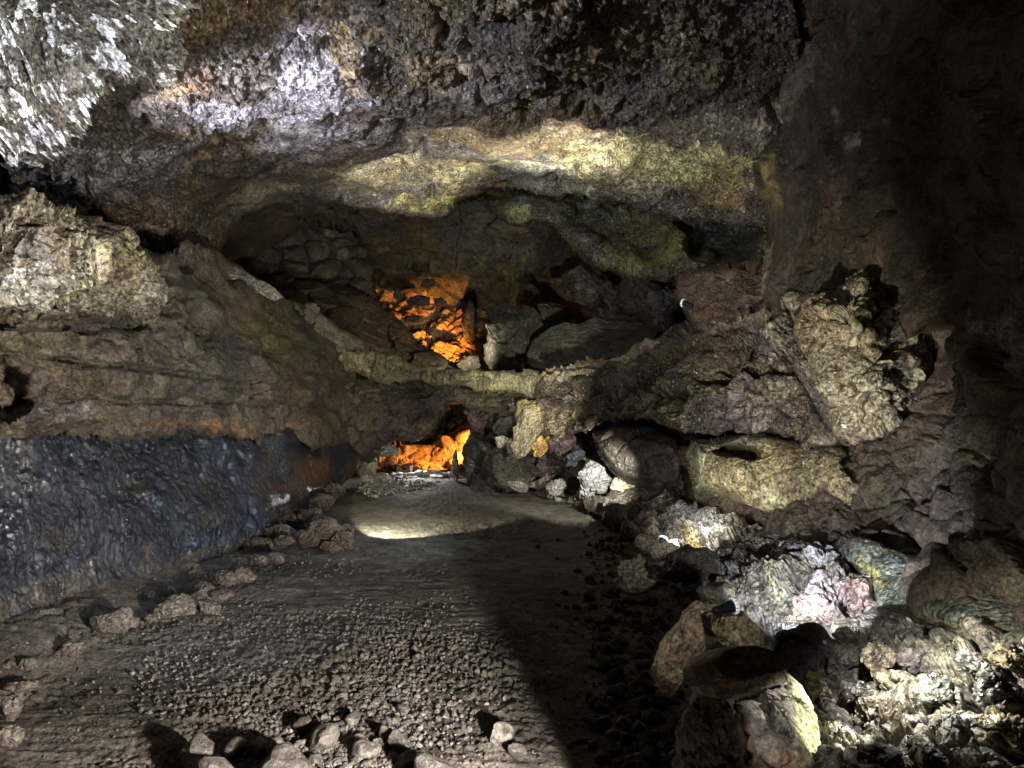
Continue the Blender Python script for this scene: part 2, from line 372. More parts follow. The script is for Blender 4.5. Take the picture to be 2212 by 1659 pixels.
# ------------------------------------------------------------------ common surfaces
CRUST = (('crack', .12, 1.8, {'cw': .02, 's': 23}), ('pit', .12, .35, {'th': .7}), ('fbm', .30, 1.8), ('ridge', .10, .55, {'o': 4}), ('block', .02, .30, {'crack': .9, 'warp': .5}), ('bump', .055, .11, {'an': (1.3, 1.3, .7), 'warp': .5}), ('bump', .03, .05), ('fbm', .03, .05, {'o': 2}))
LAVA = (('crack', .05, 1.6, {'cw': .012, 's': 23, 'an': (1, 1, 1.6)}), ('strata', .16, .62), ('strata', .05, .17, {'s': 70}), ('fbm', .16, 1.2), ('block', .05, .8, {'crack': .2, 'cw': .03, 'tilt': 1.3, 'warp': .5}), ('block', .03, .25, {'s': 44, 'tilt': 1.5, 'crack': .2, 'warp': .6}), ('ridge', .03, .25), ('fbm', .012, .06, {'o': 3}), ('pit', .02, .07, {'th': .8}))
ROUGH = (('fbm', .16, .9), ('block', .09, .36, {'crack': .7, 'warp': .3}), ('block', .035, .12, {'s': 40, 'warp': .3}), ('bump', .022, .05), ('fbm', .012, .03, {'o': 3}))
RUBBLE = (('fbm', .10, .7), ('block', .12, .26, {'crack': .8, 'tilt': 1.7}), ('block', .05, .11, {'s': 40, 'tilt': 1.6}), ('fbm', .014, .04, {'o': 4}))
FLOW = (('fbm', .12, .8), ('ridge', .05, .3, {'an': (1, 1, .4)}), ('fbm', .012, .05))

# ------------------------------------------------------------------ the cave: ceiling and walls
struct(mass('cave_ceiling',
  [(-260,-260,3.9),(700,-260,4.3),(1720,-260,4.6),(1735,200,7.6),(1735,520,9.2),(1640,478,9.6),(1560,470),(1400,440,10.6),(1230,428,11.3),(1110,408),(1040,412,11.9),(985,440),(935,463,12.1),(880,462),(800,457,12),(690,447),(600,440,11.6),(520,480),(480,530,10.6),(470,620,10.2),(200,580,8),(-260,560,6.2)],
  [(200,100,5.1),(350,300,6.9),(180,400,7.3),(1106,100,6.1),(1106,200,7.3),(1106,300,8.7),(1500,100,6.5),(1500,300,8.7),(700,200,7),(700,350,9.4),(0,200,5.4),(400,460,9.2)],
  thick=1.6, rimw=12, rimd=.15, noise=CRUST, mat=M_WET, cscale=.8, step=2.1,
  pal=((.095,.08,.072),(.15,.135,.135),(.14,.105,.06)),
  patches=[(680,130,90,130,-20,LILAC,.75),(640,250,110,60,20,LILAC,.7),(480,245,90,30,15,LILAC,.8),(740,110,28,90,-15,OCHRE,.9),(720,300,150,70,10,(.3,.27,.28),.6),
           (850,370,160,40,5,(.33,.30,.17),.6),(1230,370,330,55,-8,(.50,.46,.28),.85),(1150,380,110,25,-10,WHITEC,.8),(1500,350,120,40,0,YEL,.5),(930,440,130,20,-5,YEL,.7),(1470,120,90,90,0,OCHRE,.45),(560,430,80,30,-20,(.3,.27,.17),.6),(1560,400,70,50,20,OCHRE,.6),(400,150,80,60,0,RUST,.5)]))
struct(mass('hanging_ceiling',
  [(-260,-260,3.4),(420,-260,4.3),(400,-40,4.75),(388,60),(380,110,5.0),(345,185,5.2),(300,178),(240,168),(190,205,5.0),(160,250),(110,320,5.2),(50,345),(0,320,4.9),(-260,300,4.4)],
  [(150,80,4.35),(300,60,4.65)], thick=.9, rimw=50, rimd=.4, mat=M_WET, s=9, step=2.4,
  noise=(('fbm', .2, 1.0), ('ridge', .045, .09, {'rot': -42, 'an': (.35, .8, 1.1), 'o': 3}), ('pit', .12, .22, {'th': .55, 'rot': -42, 'an': (.5, 1, 1.4), 's': 70}), ('bump', .07, .11, {'an': (1.2, 1.2, .7), 'warp': .6}), ('bump', .035, .05), ('pit', .08, .16, {'th': .6}), ('fbm', .02, .04, {'o': 2})),
  pal=((.50,.50,.51),(.60,.60,.64),(.40,.39,.36)),
  patches=[(190,150,35,22,0,(.38,.5,.2),.9),(330,30,60,50,0,(.40,.44,.30),.7),(40,110,30,50,10,(.38,.36,.25),.8),(60,300,120,50,0,(.2,.17,.14),.8),(60,230,90,40,0,(.42,.38,.46),.6)]))
struct(mass('back_ceiling',
  [(430,400,14.6),(1100,360,15.6),(1700,350,14.2),(1720,640,14.4),(1400,660,15.5),(1250,690,16.5),(1040,700,17.6),(820,640,18),(790,560,17),(770,505,15.6),(640,480,15),(430,480,14)],
  [(900,480,15.9),(1000,560,17.0),(1150,520,15.9)], thick=1.5, rimw=25, rimd=.3, s=15,
  noise=(('fbm', .45, 2.5), ('ridge', .12, .9, {'an': (.5, 1, 1.6)}), ('block', .05, .6, {'cw': .04}), ('fbm', .05, .15)),
  pal=((.095,.082,.05),(.12,.10,.055),(.07,.068,.07)), patches=[(1060,520,120,60,10,(.08,.08,.10),.8),(1100,500,30,12,0,GREEN,.6)]))
struct(mass('rear_wall', [(400,430,19.5),(1720,400,19.5),(1720,900,18.5),(1280,900,18.3),(1280,1120,18.2),(600,1120,18.2),(600,900,18.3),(400,880,19)],
  [(950,600,19.4),(900,980,17.6)], thick=1, rimw=25, rimd=.3, s=21, mat=M_DRY,
  noise=(('fbm', .5, 2.2), ('block', .35, 1.1, {'crack': .8, 'warp': .3}), ('block', .12, .4, {'s': 60}), ('fbm', .05, .12)), pal=((.30,.22,.15),(.22,.16,.11))))
struct(mass('red_scree', [(800,590,18.4),(880,570,18.6),(1010,590,18.6),(1060,690,17),(1080,820,15.2),(930,830,14.9),(860,735,16.4),(815,660,17.6)], [(930,690,17)],
  thick=1, rimw=15, rimd=.2, s=23, mat=M_DRY, noise=(('fbm', .3, 1.3), ('block', .12, .6, {'crack': 1, 'tilt': 1.3, 'warp': .4}), ('block', .07, .2, {'s': 60}), ('ridge', .06, .3, {'an': (.5, 1, 1.6)}), ('fbm', .03, .07)), pal=((.33,.23,.15),(.26,.17,.11))))
struct(mass('orange_scree', [(760,1010,15.6),(800,985),(840,965),(880,958),(930,960),(975,935,15.9),(1020,900,16.2),(1040,930),(1040,1040,13.6),(960,1050,13.3),(760,1040,13.4)], [(880,1000,14.2)],
  thick=1, rimw=14, rimd=.2, s=24, mat=M_DRY, noise=(('fbm', .2, .8), ('block', .16, .42, {'crack': 1, 'tilt': 1.5, 'warp': .3}), ('block', .05, .13, {'s': 60}), ('fbm', .02, .05)), pal=((.33,.23,.15),(.26,.17,.11))))
w1 = mass('dry_stone_wall', [(476,535,15.6),(500,495,15.5),(560,480),(660,478),(770,502,16),(795,560),(815,640,16),(850,730),(560,720,15),(480,570)], [],
  thick=.8, rimw=18, rimd=.15, s=25, mat=M_DRY, noise=(('fbm', .06, .9), ('cobble', .20, .42, {'an': (.9, 1, 1.1)}), ('fbm', .02, .12)), pal=((.085,.075,.065),(.11,.095,.08)),
  patches=[(720,500,18,10,0,(.3,.28,.25),.8),(740,545,12,12,0,(.28,.26,.24),.8)])
tag(w1, 'dark dry stone wall of rounded blocks under the low ceiling beyond the left shelf', 'stone wall')
struct(mass('rear_slope', [(540,640,14.4),(600,600),(690,605,15),(780,625),(840,665,15.4),(900,735,14.8),(970,775,14),(1050,800,13.3),(1090,860,12.6),(640,860,12.4),(560,700,13.6)], [(760,720,14)],
  thick=.8, rimw=20, rimd=.2, s=27, mat=M_DRY, noise=(('fbm', .22, 1.4), ('block', .06, .6, {'cw': .04}), ('fbm', .03, .1)), pal=((.085,.065,.048),(.10,.08,.06))))
struct(mass('right_lobe', [(1045,425,12.4),(1230,425,11.9),(1660,420,9.7),(1690,560,8.9),(1600,575,9.2),(1545,572),(1500,585,9.6),(1455,600),(1440,612,10),(1400,602),(1345,588,10.6),(1290,568),(1250,520,11.2),(1190,480),(1110,470,11.6),(1060,448)],
  [(1400,490,11.4),(1330,500,11.6),(1250,460,11.9)], thick=.9, rimw=30, rimd=.3, s=31, mat=M_WET, dents=[(1560,490,95,75,0,.9)],
  noise=(('fbm', .25, 1.2), ('ridge', .10, .5, {'an': (1, 1, .6)}), ('bump', .035, .08), ('fbm', .03, .06)),
  pal=((.12,.11,.055),(.15,.14,.07),(.07,.07,.05)), patches=[(1300,420,130,14,5,(.34,.31,.2),.8),(1130,440,70,20,20,(.16,.2,.14),.7),(1560,490,95,80,0,(.045,.05,.055),.9),(1420,540,80,50,0,(.17,.16,.05),.7),(1130,460,30,8,0,YEL,.5)]))  # dark patch puts shade into the alcove dent
struct(mass('right_wall', [(1668,-260,6.0),(1672,60,6.6),(1664,160,7.2),(1672,250),(1640,285,8.1),(1622,330),(1632,400),(1652,470,8),(1655,520),(1640,600,7.9),(1650,655,7.7),(1700,720,7.2),(1900,720,5.6),(2460,760,3.4),(2460,-260,3.3)],
  [(1800,300,6.5),(1900,300,5.6),(2000,300,5.0),(2212,300,4.05),(1900,550,5.7)], thick=1.2, rimw=45, rimd=.5, s=33, mat=M_ROCK, flat=False,
  noise=(('fbm', .28, 1.6), ('crack', .06, 1.3, {'cw': .015, 's': 29}), ('ridge', .03, .6, {'an': (1, 1, .4)}), ('block', .06, .6, {'crack': .3, 'warp': .5}), ('block', .025, .18, {'s': 44, 'crack': .3, 'warp': .5}), ('bump', .03, .08, {'mask': .5, 'm0': .0}), ('fbm', .014, .06)),
  pal=((.055,.04,.032),(.075,.05,.035),(.045,.04,.03)),
  patches=[(1690,130,35,90,-5,(.2,.17,.13),.55),(1865,300,16,24,20,(.4,.4,.4),.7),(1800,250,22,10,20,(.35,.33,.33),.6),(1780,100,30,8,45,(.3,.3,.28),.5),(1655,370,28,120,3,(.15,.12,.04),.7),(1655,590,16,70,-4,(.33,.30,.2),.9),(1700,200,18,40,0,(.3,.27,.2),.5),(1930,260,14,14,0,(.3,.3,.3),.5),(2080,480,14,14,0,(.3,.3,.3),.5)]))  # small pale spots imitate glints on the dark wall
struct(mass('red_sill', [(1462,590,8.9),(1530,572),(1640,560,8.2),(1700,600,8),(1690,680),(1600,720,8),(1500,720,8.2),(1455,640,8.8)], [], thick=.7, rimw=20, rimd=.25, s=35, mat=M_ROCK,
  noise=LAVA, pal=((.12,.08,.055),(.09,.065,.05)), patches=[(1560,600,10,25,0,(.3,.25,.2),.6)]))

# left side
struct(mass('left_shelf',
  [(-260,400,4.4),(0,430,4.9),(200,490,5.9),(350,548,6.9),(400,520),(470,545,8.8),(560,600,9.7),(620,652,10.3),(700,708,11.0),(785,757,11.7),(790,800,11.5),(760,870,11.2),(765,920),(750,945,10.5),(700,968,9.6),(600,948,8.3),(450,942,7.05),(300,945,5.95),(180,935),(90,945,5.1),(-260,930,4.1)],
  [(100,700,4.75),(400,650,6.9),(400,800,6.35),(600,800,8.75),(200,850,5.2),(550,650,9.25),(700,850,10.0)],
  thick=1.2, rimw=22, rimd=.18, s=41, mat=M_ROCK, noise=LAVA, wob=12, flat=False, dents=[(10,850,55,60,0,.5),(80,700,300,14,2,.14),(500,735,290,6,21,.16),(330,800,320,6,7,.14),(330,868,260,6,1,.12),(560,690,170,5,30,.14),(420,610,150,5,26,.12),(600,860,160,5,12,.12)],
  pal=((.11,.09,.06),(.13,.11,.075),(.085,.065,.055)),
  patches=[(545,610,14,45,-52,(.5,.5,.47),.9),(600,725,60,60,0,(.12,.12,.05),.5),(500,920,160,20,0,(.25,.15,.06),.6),(420,540,60,20,20,(.3,.26,.2),.6),(150,890,60,22,0,(.3,.27,.27),.6),(120,760,120,16,4,(.25,.24,.17),.6),(700,780,60,60,30,(.16,.15,.1),.5)]))
struct(mass('shelf_lump', [(-260,392,3.9),(0,418,4.5),(110,445),(210,480,5.2),(290,518,5.6),(345,575,5.9),(350,630),(300,675,5.6),(200,668),(100,655,4.9),(-260,650,4.0)], [(200,570,4.95),(60,560,4.4)],
  thick=.7, rimw=45, rimd=.4, s=43, mat=M_WET,
  noise=(('fbm', .14, .7), ('ridge', .08, .22, {'an': (1, 1, .5)}), ('pit', .08, .14, {'th': .4}), ('block', .03, .14), ('fbm', .02, .04)),
  pal=((.15,.125,.09),(.10,.08,.06),(.26,.24,.18)), patches=[(270,560,60,50,30,(.40,.36,.20),.7),(120,480,160,30,17,(.13,.11,.07),.8),(60,600,60,40,0,(.35,.33,.28),.5),(130,600,30,30,0,YEL,.5)]))
struct(mass('glazed_wall',
  [(-260,880,4.5),(0,905,5.0),(200,912,5.9),(450,915,7.4),(620,925,8.9),(740,945,10.2),(775,985,10.6),(755,1035,10.4),(700,1090,9.6),(610,1155,8.0),(480,1210,6.8),(300,1270,5.9),(150,1325,5.2),(0,1400,4.55),(-260,1540,3.8)],
  [(300,1100,5.95),(600,1050,8.3)], thick=.8, rimw=20, rimd=.15, s=45, mat=M_GLAZE, flat=False, wob=10, step=2.3,
  noise=(('fbm', .12, 1.0), ('fbm', .05, .35), ('ridge', .026, .10, {'an': (1.2, 1.0, .38), 'warp': .5}), ('ridge', .018, .04, {'an': (1.2, 1.2, .38)}), ('fbm', .008, .03, {'o': 2})),
  pal=((.02,.023,.034),(.03,.032,.044),(.04,.038,.034)),
  patches=[(100,1280,260,45,-20,(.10,.085,.06),.85),(400,1215,200,25,-17,(.10,.085,.06),.8),(600,1150,90,16,-25,(.10,.09,.065),.7),(100,1170,90,30,0,(.07,.06,.04),.6),(700,1010,50,30,0,(.08,.075,.04),.7),(20,1010,40,60,0,(.1,.1,.09),.6)]))

# rock bridge
struct(mass('bridge_foot', [(1010,880,12.3),(1120,860),(1300,850,11.2),(1420,880,9.6),(1500,940,8.6),(1490,1080,8.3),(1380,1120,8.9),(1200,1100,10.6),(1060,1060,12),(1020,1000,12.4)], [(1300,960,10.3)],  # added dark mass, blocks orange light leaking between the rocks
  thick=.8, rimw=25, rimd=.3, s=50, noise=RUBBLE, pal=((.07,.055,.045),(.09,.07,.055),(.10,.07,.07)), patches=[(1260,960,30,70,-30,(.2,.17,.12),.7)]))
a = mass('rock_bridge',
  [(560,740,10.6),(700,790,11.2),(850,812,11.5),(1000,826,11.5),(1120,830,11.3),(1260,800,10.6),(1290,900,9.6),(1230,935,9.9),(1190,965,10.1),(1130,940,10.6),(1085,898,11),(1030,888),(1000,876,11.2),(975,872),(955,900),(935,935,11),(900,955),(850,952),(828,968,10.9),(800,990),(755,1000,10.6),(700,980,10.2),(650,900,9.9)],
  [(900,900,10.9),(1100,880,10.7),(800,900,10.7)], thick=1.2, rimw=28, rimd=.5, s=51, mat=M_ROCK, noise=LAVA,
  pal=((.10,.085,.06),(.12,.10,.075),(.11,.085,.085)), patches=[(880,880,60,60,20,(.10,.07,.075),.7),(1180,880,50,40,0,(.3,.26,.17),.8),(1200,830,60,25,0,(.32,.26,.28),.7),(950,920,60,30,0,(.12,.11,.06),.7)])
tag(a, 'natural rock bridge crossing the cave above the low orange opening', 'rock bridge')
b = mass('bridge_rim',
  [(642,745,11.0),(690,742),(740,752),(780,748,11.1),(820,768),(880,783),(950,795,11.2),(1000,799),(1100,803,11.0),(1178,806,10.8),(1235,800,10.45),(1275,812,10.2),(1262,838,10.2),(1205,850,10.6),(1178,868,10.8),(1100,850,11.0),(1050,850),(1000,832),(940,838),(900,822,11.2),(830,832),(770,812),(710,822,11.1),(665,795)], [(1000,815,10.9)],
  thick=.55, rimw=14, rimd=.18, s=53, wob=13, mat=M_ROCK, noise=(('fbm', .07, .6), ('block', .04, .35, {'warp': .3, 'crack': .4}), ('ridge', .045, .12, {'an': (1.6, 1, .35)}), ('bump', .02, .05), ('fbm', .012, .04)),
  pal=((.33,.30,.19),(.42,.40,.27),(.20,.17,.12)))
cr = mass('crest', [(1180,803,10.7),(1235,790),(1300,776,10.1),(1350,763),(1383,740,9.5),(1412,730,9.3),(1418,750,9.3),(1375,776,9.6),(1310,793,10.0),(1250,812),(1200,824,10.7)], [], thick=.4, rimw=8, rimd=.08, s=56, wob=9, mat=M_ROCK,
  noise=(('fbm', .05, .3), ('bump', .06, .11), ('bump', .03, .05), ('fbm', .012, .04)), pal=((.44,.39,.28),(.55,.50,.38),(.30,.22,.15)), patches=[(1225,805,20,12,0,(.5,.55,.62),.8),(1395,742,22,14,0,(.6,.55,.4),.7)])
cr.parent = a; cr['label'] = 'knobbly pale crest rising from the bridge to the right shelf'
b.parent = a
b['label'] = 'pale yellowish rounded rim along the top of the bridge'
o = mass('rim_shelf', [(598,650,10.6),(640,655,10.9),(700,680,11.1),(740,715),(790,735,11.3),(800,755),(740,760,11.1),(690,745,10.9),(640,700)], [], thick=.4, rimw=14, rimd=.15, s=54, noise=(('fbm', .06, .5), ('fbm', .015, .05)), pal=((.20,.18,.13),(.24,.22,.15)))
tag(o, 'smooth olive slab lying on the left end of the rock bridge', 'rock slab')

# right bench
struct(mass('right_bench',
  [(1170,812,10.6),(1240,800),(1300,782,10.1),(1340,770),(1400,745,9.4),(1450,700,8.8),(1500,685),(1560,668,7.9),(1640,662,7.5),(1720,665,6.9),(1800,750,6.4),(1960,860,5.9),(1990,930,5.6),(1940,990),(1850,970,6.0),(1700,950,6.4),(1560,932,7),(1480,937,7.3),(1400,908,7.8),(1330,903),(1270,925,8.9),(1200,960,10),(1150,975,10.4),(1140,900,10.6)],
  [(1500,800,7.6),(1600,850,6.7),(1700,800,6.5),(1350,850,8.9)], thick=1.2, rimw=32, rimd=.35, s=61, mat=M_WET,
  noise=(('fbm', .22, 1.1), ('block', .16, .75, {'crack': 1.0, 'cw': .05, 'warp': .3}), ('crack', .10, .8, {'cw': .02, 's': 37}), ('block', .07, .28, {'s': 44, 'tilt': 1.6, 'crack': 1.0}), ('block', .025, .11, {'s': 54}), ('bump', .02, .05), ('fbm', .015, .04)), dents=[(1665,695,11,7,0,.25)],
  pal=((.13,.10,.07),(.16,.135,.09),(.10,.08,.08)),
  patches=[(1330,785,70,12,-12,(.40,.33,.2),.8),(1225,800,25,16,0,(.5,.55,.6),.7),(1680,720,60,60,20,(.34,.31,.2),.6),(1750,800,60,70,0,(.28,.25,.17),.5),(1640,880,120,30,8,(.17,.14,.12),.6),(1300,900,60,12,0,(.3,.2,.1),.6),(1440,900,60,25,10,(.33,.29,.16),.6)]))
k = mass('knobbly_boulder',
  [(1722,700,5.8),(1735,655),(1775,630),(1810,632),(1838,600,5.7),(1866,588),(1890,608),(1930,618),(1975,640,5.6),(2003,690),(2012,760),(2010,830,5.5),(1985,880),(1950,930),(1900,950,5.5),(1850,960),(1800,935,5.6),(1785,880),(1765,820),(1750,760,5.7)],
  [(1850,700,5.2),(1880,830,5.25)], thick=1.0, rimw=60, rimd=.5, s=63, mat=M_WET,
  noise=(('fbm', .16, .6), ('bump', .07, .15, {'warp': .3}), ('bump', .035, .07, {'mask': .4}), ('block', .03, .16), ('pit', .05, .09, {'th': .75}), ('fbm', .015, .03)),
  pal=((.27,.23,.16),(.33,.30,.21),(.20,.16,.11)), patches=[(1860,760,60,50,0,(.4,.36,.24),.5),(1760,680,40,50,0,(.3,.22,.13),.5)])
tag(k, 'knobbly pale boulder, tallest on the right shelf, against the dark wall', 'boulder')
struct(mass('outer_wall',
  [(1890,610,5.9),(1960,590),(2050,548,5.0),(2120,525),(2212,498,4.1),(2460,440,3.4),(2460,1560,2.6),(2212,1440,3.1),(2050,1340,3.7),(1900,1240,4.6),(1700,1170,5.9),(1480,1080,7.9),(1460,960,8.2),(1600,950,7.6),(1900,930,6.0),(2000,800,5.5)],
  [(2100,800,4.5),(2050,1150,4.4),(1800,1130,5.6)], thick=1.0, rimw=40, rimd=.35, s=65, mat=M_ROCK, flat=False,
  noise=(('fbm', .22, 1.0), ('block', .11, .6, {'crack': 1.1, 'cw': .05, 'warp': .3}), ('crack', .08, .9, {'cw': .02, 's': 37}), ('block', .04, .2, {'s': 44, 'tilt': 1.5}), ('ridge', .03, .25), ('fbm', .014, .05)),
  pal=((.085,.062,.045),(.07,.052,.04),(.10,.08,.05)), patches=[(2140,730,90,30,50,(.25,.24,.19),.7),(2130,1000,120,10,20,(.3,.27,.12),.5)]))
o = mass('pocketed_block',
  [(1472,985,7.3),(1495,950),(1560,938,7),(1640,934),(1720,950,6.4),(1745,975),(1800,960),(1880,985,5.7),(1915,1040,5.4),(1900,1110),(1840,1140,5.6),(1720,1120,6.1),(1640,1100),(1560,1080,6.9),(1500,1066)],
  [(1600,1020,6.5),(1800,1050,5.7)], thick=1.2, rimw=30, rimd=.3, s=67, mat=M_WET, dents=[(1592,978,50,11,8,.9),(1862,1008,44,32,25,.8)],
  noise=(('fbm', .12, .8), ('block', .04, .5, {'cw': .04}), ('bump', .022, .05), ('fbm', .018, .03)),
  pal=((.25,.21,.11),(.31,.28,.15),(.17,.13,.075)), patches=[(1590,955,90,16,0,(.36,.35,.32),.6),(1500,1020,22,60,0,(.34,.38,.25),.6),(1800,1080,110,50,0,(.13,.10,.065),.85)])
tag(o, 'ochre crusted rock block with a black slit hole, under the right shelf', 'rock block')
o = mass('under_boulder', [(1280,940,8.8),(1330,915),(1400,915,8.2),(1460,945),(1480,985),(1470,1040,7.8),(1430,1070),(1380,1060,8.4),(1320,1020),(1290,980)], [(1380,980,7.9)], thick=.8, rimw=40, rimd=.4, s=68,
  noise=(('fbm', .1, .6), ('block', .04, .3), ('fbm', .015, .05)), pal=((.075,.065,.055),(.10,.085,.07)), patches=[(1350,980,30,40,0,(.22,.2,.17),.7)])
tag(o, 'round grey brown boulder in the recess left of the ochre block', 'boulder')
struct(mass('right_bank',
  [(1280,1095,8.9),(1320,1062),(1400,1060,8.4),(1440,1040),(1485,1092,7.5),(1545,1098),(1590,1128,6.5),(1660,1140),(1725,1152,5.6),(1790,1190),(1850,1250,4.7),(1893,1300,4.3),(1885,1345,4.1),(1800,1385,4.1),(1700,1420,4.1),(1640,1400,4.2),(1560,1330,4.9),(1500,1260,5.7),(1420,1190,6.9),(1330,1140,8.0)],
  [(1640,1230,5.3),(1760,1280,4.5)], thick=1.0, rimw=30, rimd=.3, s=71, mat=M_WET,
  noise=(('fbm', .16, .8), ('block', .07, .4, {'cw': .05, 'warp': .3}), ('ridge', .05, .16, {'an': (1, 1, .6)}), ('pit', .06, .12, {'th': .45}), ('bump', .02, .04), ('fbm', .014, .025)),
  pal=((.17,.15,.12),(.24,.22,.18),(.11,.10,.09)),
  patches=[(1740,1200,70,60,35,(.58,.58,.66),.9),(1790,1290,80,55,10,(.52,.42,.46),.7),(1850,1300,45,40,0,PINK,.65),(1740,1330,80,28,0,(.50,.34,.28),.7),(1620,1240,60,80,0,(.085,.085,.085),.9),(1500,1180,18,60,-10,(.5,.40,.16),.85),(1490,1110,40,22,20,(.55,.55,.60),.8),(1400,1075,50,18,0,(.42,.34,.24),.8),(1410,1110,40,36,0,(.09,.085,.08),.8),(1690,1270,22,60,0,(.34,.34,.2),.8),(1540,1130,40,30,0,(.45,.44,.42),.6)]))
o = mass('greenish_slab',
  [(1795,1182,5.0),(1850,1162),(1930,1185,4.5),(2030,1220),(2120,1262,3.8),(2212,1305,3.4),(2460,1380,2.9),(2460,1560,2.6),(2212,1425,2.95),(2130,1378,3.2),(2060,1350),(1980,1335,3.7),(1910,1318,4.0),(1880,1260,4.4),(1840,1215)],
  [(2050,1290,3.7)], thick=.6, rimw=26, rimd=.25, s=73, mat=M_WET,
  noise=(('fbm', .10, .7), ('ridge', .03, .14, {'an': (.5, .5, 1.5)}), ('block', .025, .25), ('fbm', .012, .03)),
  pal=((.10,.12,.085),(.14,.16,.12),(.08,.085,.09)), patches=[(1885,1235,16,70,-38,(.38,.34,.13),.9),(2040,1345,110,14,12,(.42,.33,.12),.9),(1950,1220,50,18,15,(.14,.14,.16),.8),(2150,1340,70,20,25,(.2,.2,.1),.6),(1930,1290,50,40,40,(.06,.06,.05),.7)])  # ochre line on the lower edge carries a painted highlight
tag(o, 'green tinged sloping slab with an ochre lower edge, at the right edge of the photo', 'rock slab')
struct(mass('corner_rubble',
  [(1690,1420,3.7),(1740,1372),(1800,1362,4.0),(1880,1320,4.0),(1960,1332,3.7),(2060,1352),(2130,1382,3.2),(2212,1400,3.0),(2460,1480,2.6),(2460,1900,1.9),(1740,1900,2.1),(1720,1560,3.0)],
  [(1850,1480,3.35),(2050,1500,2.95),(2000,1650,2.55),(2150,1600,2.55)], thick=.6, rimw=20, rimd=.15, s=75, mat=M_WET,
  noise=(('fbm', .14, .6), ('block', .075, .24, {'crack': .9, 'tilt': 1.0, 'cw': .05, 'warp': .25}), ('block', .03, .09, {'s': 40, 'tilt': 1.2}), ('ridge', .015, .06), ('fbm', .01, .025, {'o': 4})),
  pal=((.12,.10,.075),(.17,.15,.11),(.09,.08,.075)),
  patches=[(1870,1480,100,110,20,(.075,.065,.06),.8),(2010,1420,90,45,20,(.26,.25,.17),.7),(2020,1540,70,70,0,(.20,.17,.12),.7),(2110,1570,20,70,30,(.38,.42,.36),.8),(2180,1590,60,60,0,(.22,.18,.08),.8),(1760,1370,60,16,0,(.3,.3,.33),.7)]))

# ------------------------------------------------------------------ floor
def floor_z(x, y):
    p = np.stack([x, y, x * 0], 1)
    z = .05 * fbm(p, .5, 4, 3)
    # right bank of rubble
    edge = np.interp(y, [0, 2.4, 3.4, 4.6, 7, 10, 14], [.75, .75, .85, 1.15, 1.2, .7, .6]) + .22 * fbm(p, .5, 3, 8)
    z = z + .28 * sstep(x - edge, 0, 1.0) 
    z = z + .16 * sstep(-x - 2.15 - .03 * y + .2 * fbm(p, .8, 3, 18), 0, .8)
    return z
def build_floor():
    us = np.arange(-260, 2470, 3.4); vs = np.concatenate([np.arange(1003, 1100, 1.6), np.arange(1100, 1400, 1.6), np.arange(1400, 1900, 2.6)])
    Uu, Vv = np.meshgrid(us, vs)
    d = CAMZ * FP / (Vv - V0); x = ((Uu - U0) / FP * d).ravel(); y = d.ravel()
    z = floor_z(x, y); p = np.stack([x, y, z], 1)
    # gravel zone masks
    grav = sstep(fbm(p, .7, 4, 5) + .55 - np.abs(x + .45 + .05 * y) / 1.2, 0, .6)
    bank = sstep(z, .12, .3)
    n = displace(p, (('fbm', .022, .5, {'o': 5}), ('fbm', .005, .025, {'o': 3}), ('block', .006, .03, {'tilt': 1.5, 'crack': .8, 'cw': .1, 'mask': 1.2, 'm0': -.05}), ('block', .010, .05, {'tilt': 1.6, 'crack': .9, 'cw': .1, 'mask': .8, 'm0': .1, 's': 33})))
    g1 = displace(p, (('block', .010, .045, {'tilt': 1.6, 'crack': 1.1, 'cw': .12}), ('bump', .014, .030)))
    g2 = displace(p, (('block', .07, .20, {'tilt': 1.7, 'crack': .8}), ('block', .03, .08, {'s': 60, 'tilt': 1.6})))
    drag = displace(p, (('ridge', .010, .10, {'an': (.35, 1.3, 1), 'o': 4}),))
    p[:, 2] += n + drag + g1 * (.08 + .9 * grav * sstep(fbm(p, .9, 4, 41), -.35, .15)) + g2 * bank
    col = colours(p, np.stack([Uu.ravel(), Vv.ravel()], 1), ((.155,.14,.12),(.19,.17,.15),(.12,.108,.095)), [(850,1150,150,60,0,(.3,.29,.22),.5),(940,1035,60,12,0,(.5,.52,.56),.7)], 5, 1.0)  # paler patches painted over the lit pool and the bright threshold
    R, K = Uu.shape; ii = (np.arange(R - 1)[:, None] * K + np.arange(K - 1)[None]).ravel()
    F = np.stack([ii, ii + K, ii + K + 1, ii + 1], 1)
    # the floor behind and around the photographer, and the passage beyond
    nv = len(p)
    xs = np.linspace(-9, 9, 90); ys = np.concatenate([np.linspace(-6, 26, 160)])
    X, Y = np.meshgrid(xs, ys); z2 = floor_z(X.ravel(), Y.ravel()) - .07
    p2 = np.stack([X.ravel(), Y.ravel(), z2], 1)
    R2, K2 = X.shape; jj = (np.arange(R2 - 1)[:, None] * K2 + np.arange(K2 - 1)[None]).ravel() + nv
    F2 = np.stack([jj, jj + 1, jj + K2 + 1, jj + K2], 1)
    c2 = colours(p2, p2[:, :2], ((.15,.125,.10),(.19,.165,.135)), [], 5, 1.0)
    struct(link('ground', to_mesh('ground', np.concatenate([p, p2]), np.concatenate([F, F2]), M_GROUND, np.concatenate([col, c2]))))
build_floor()

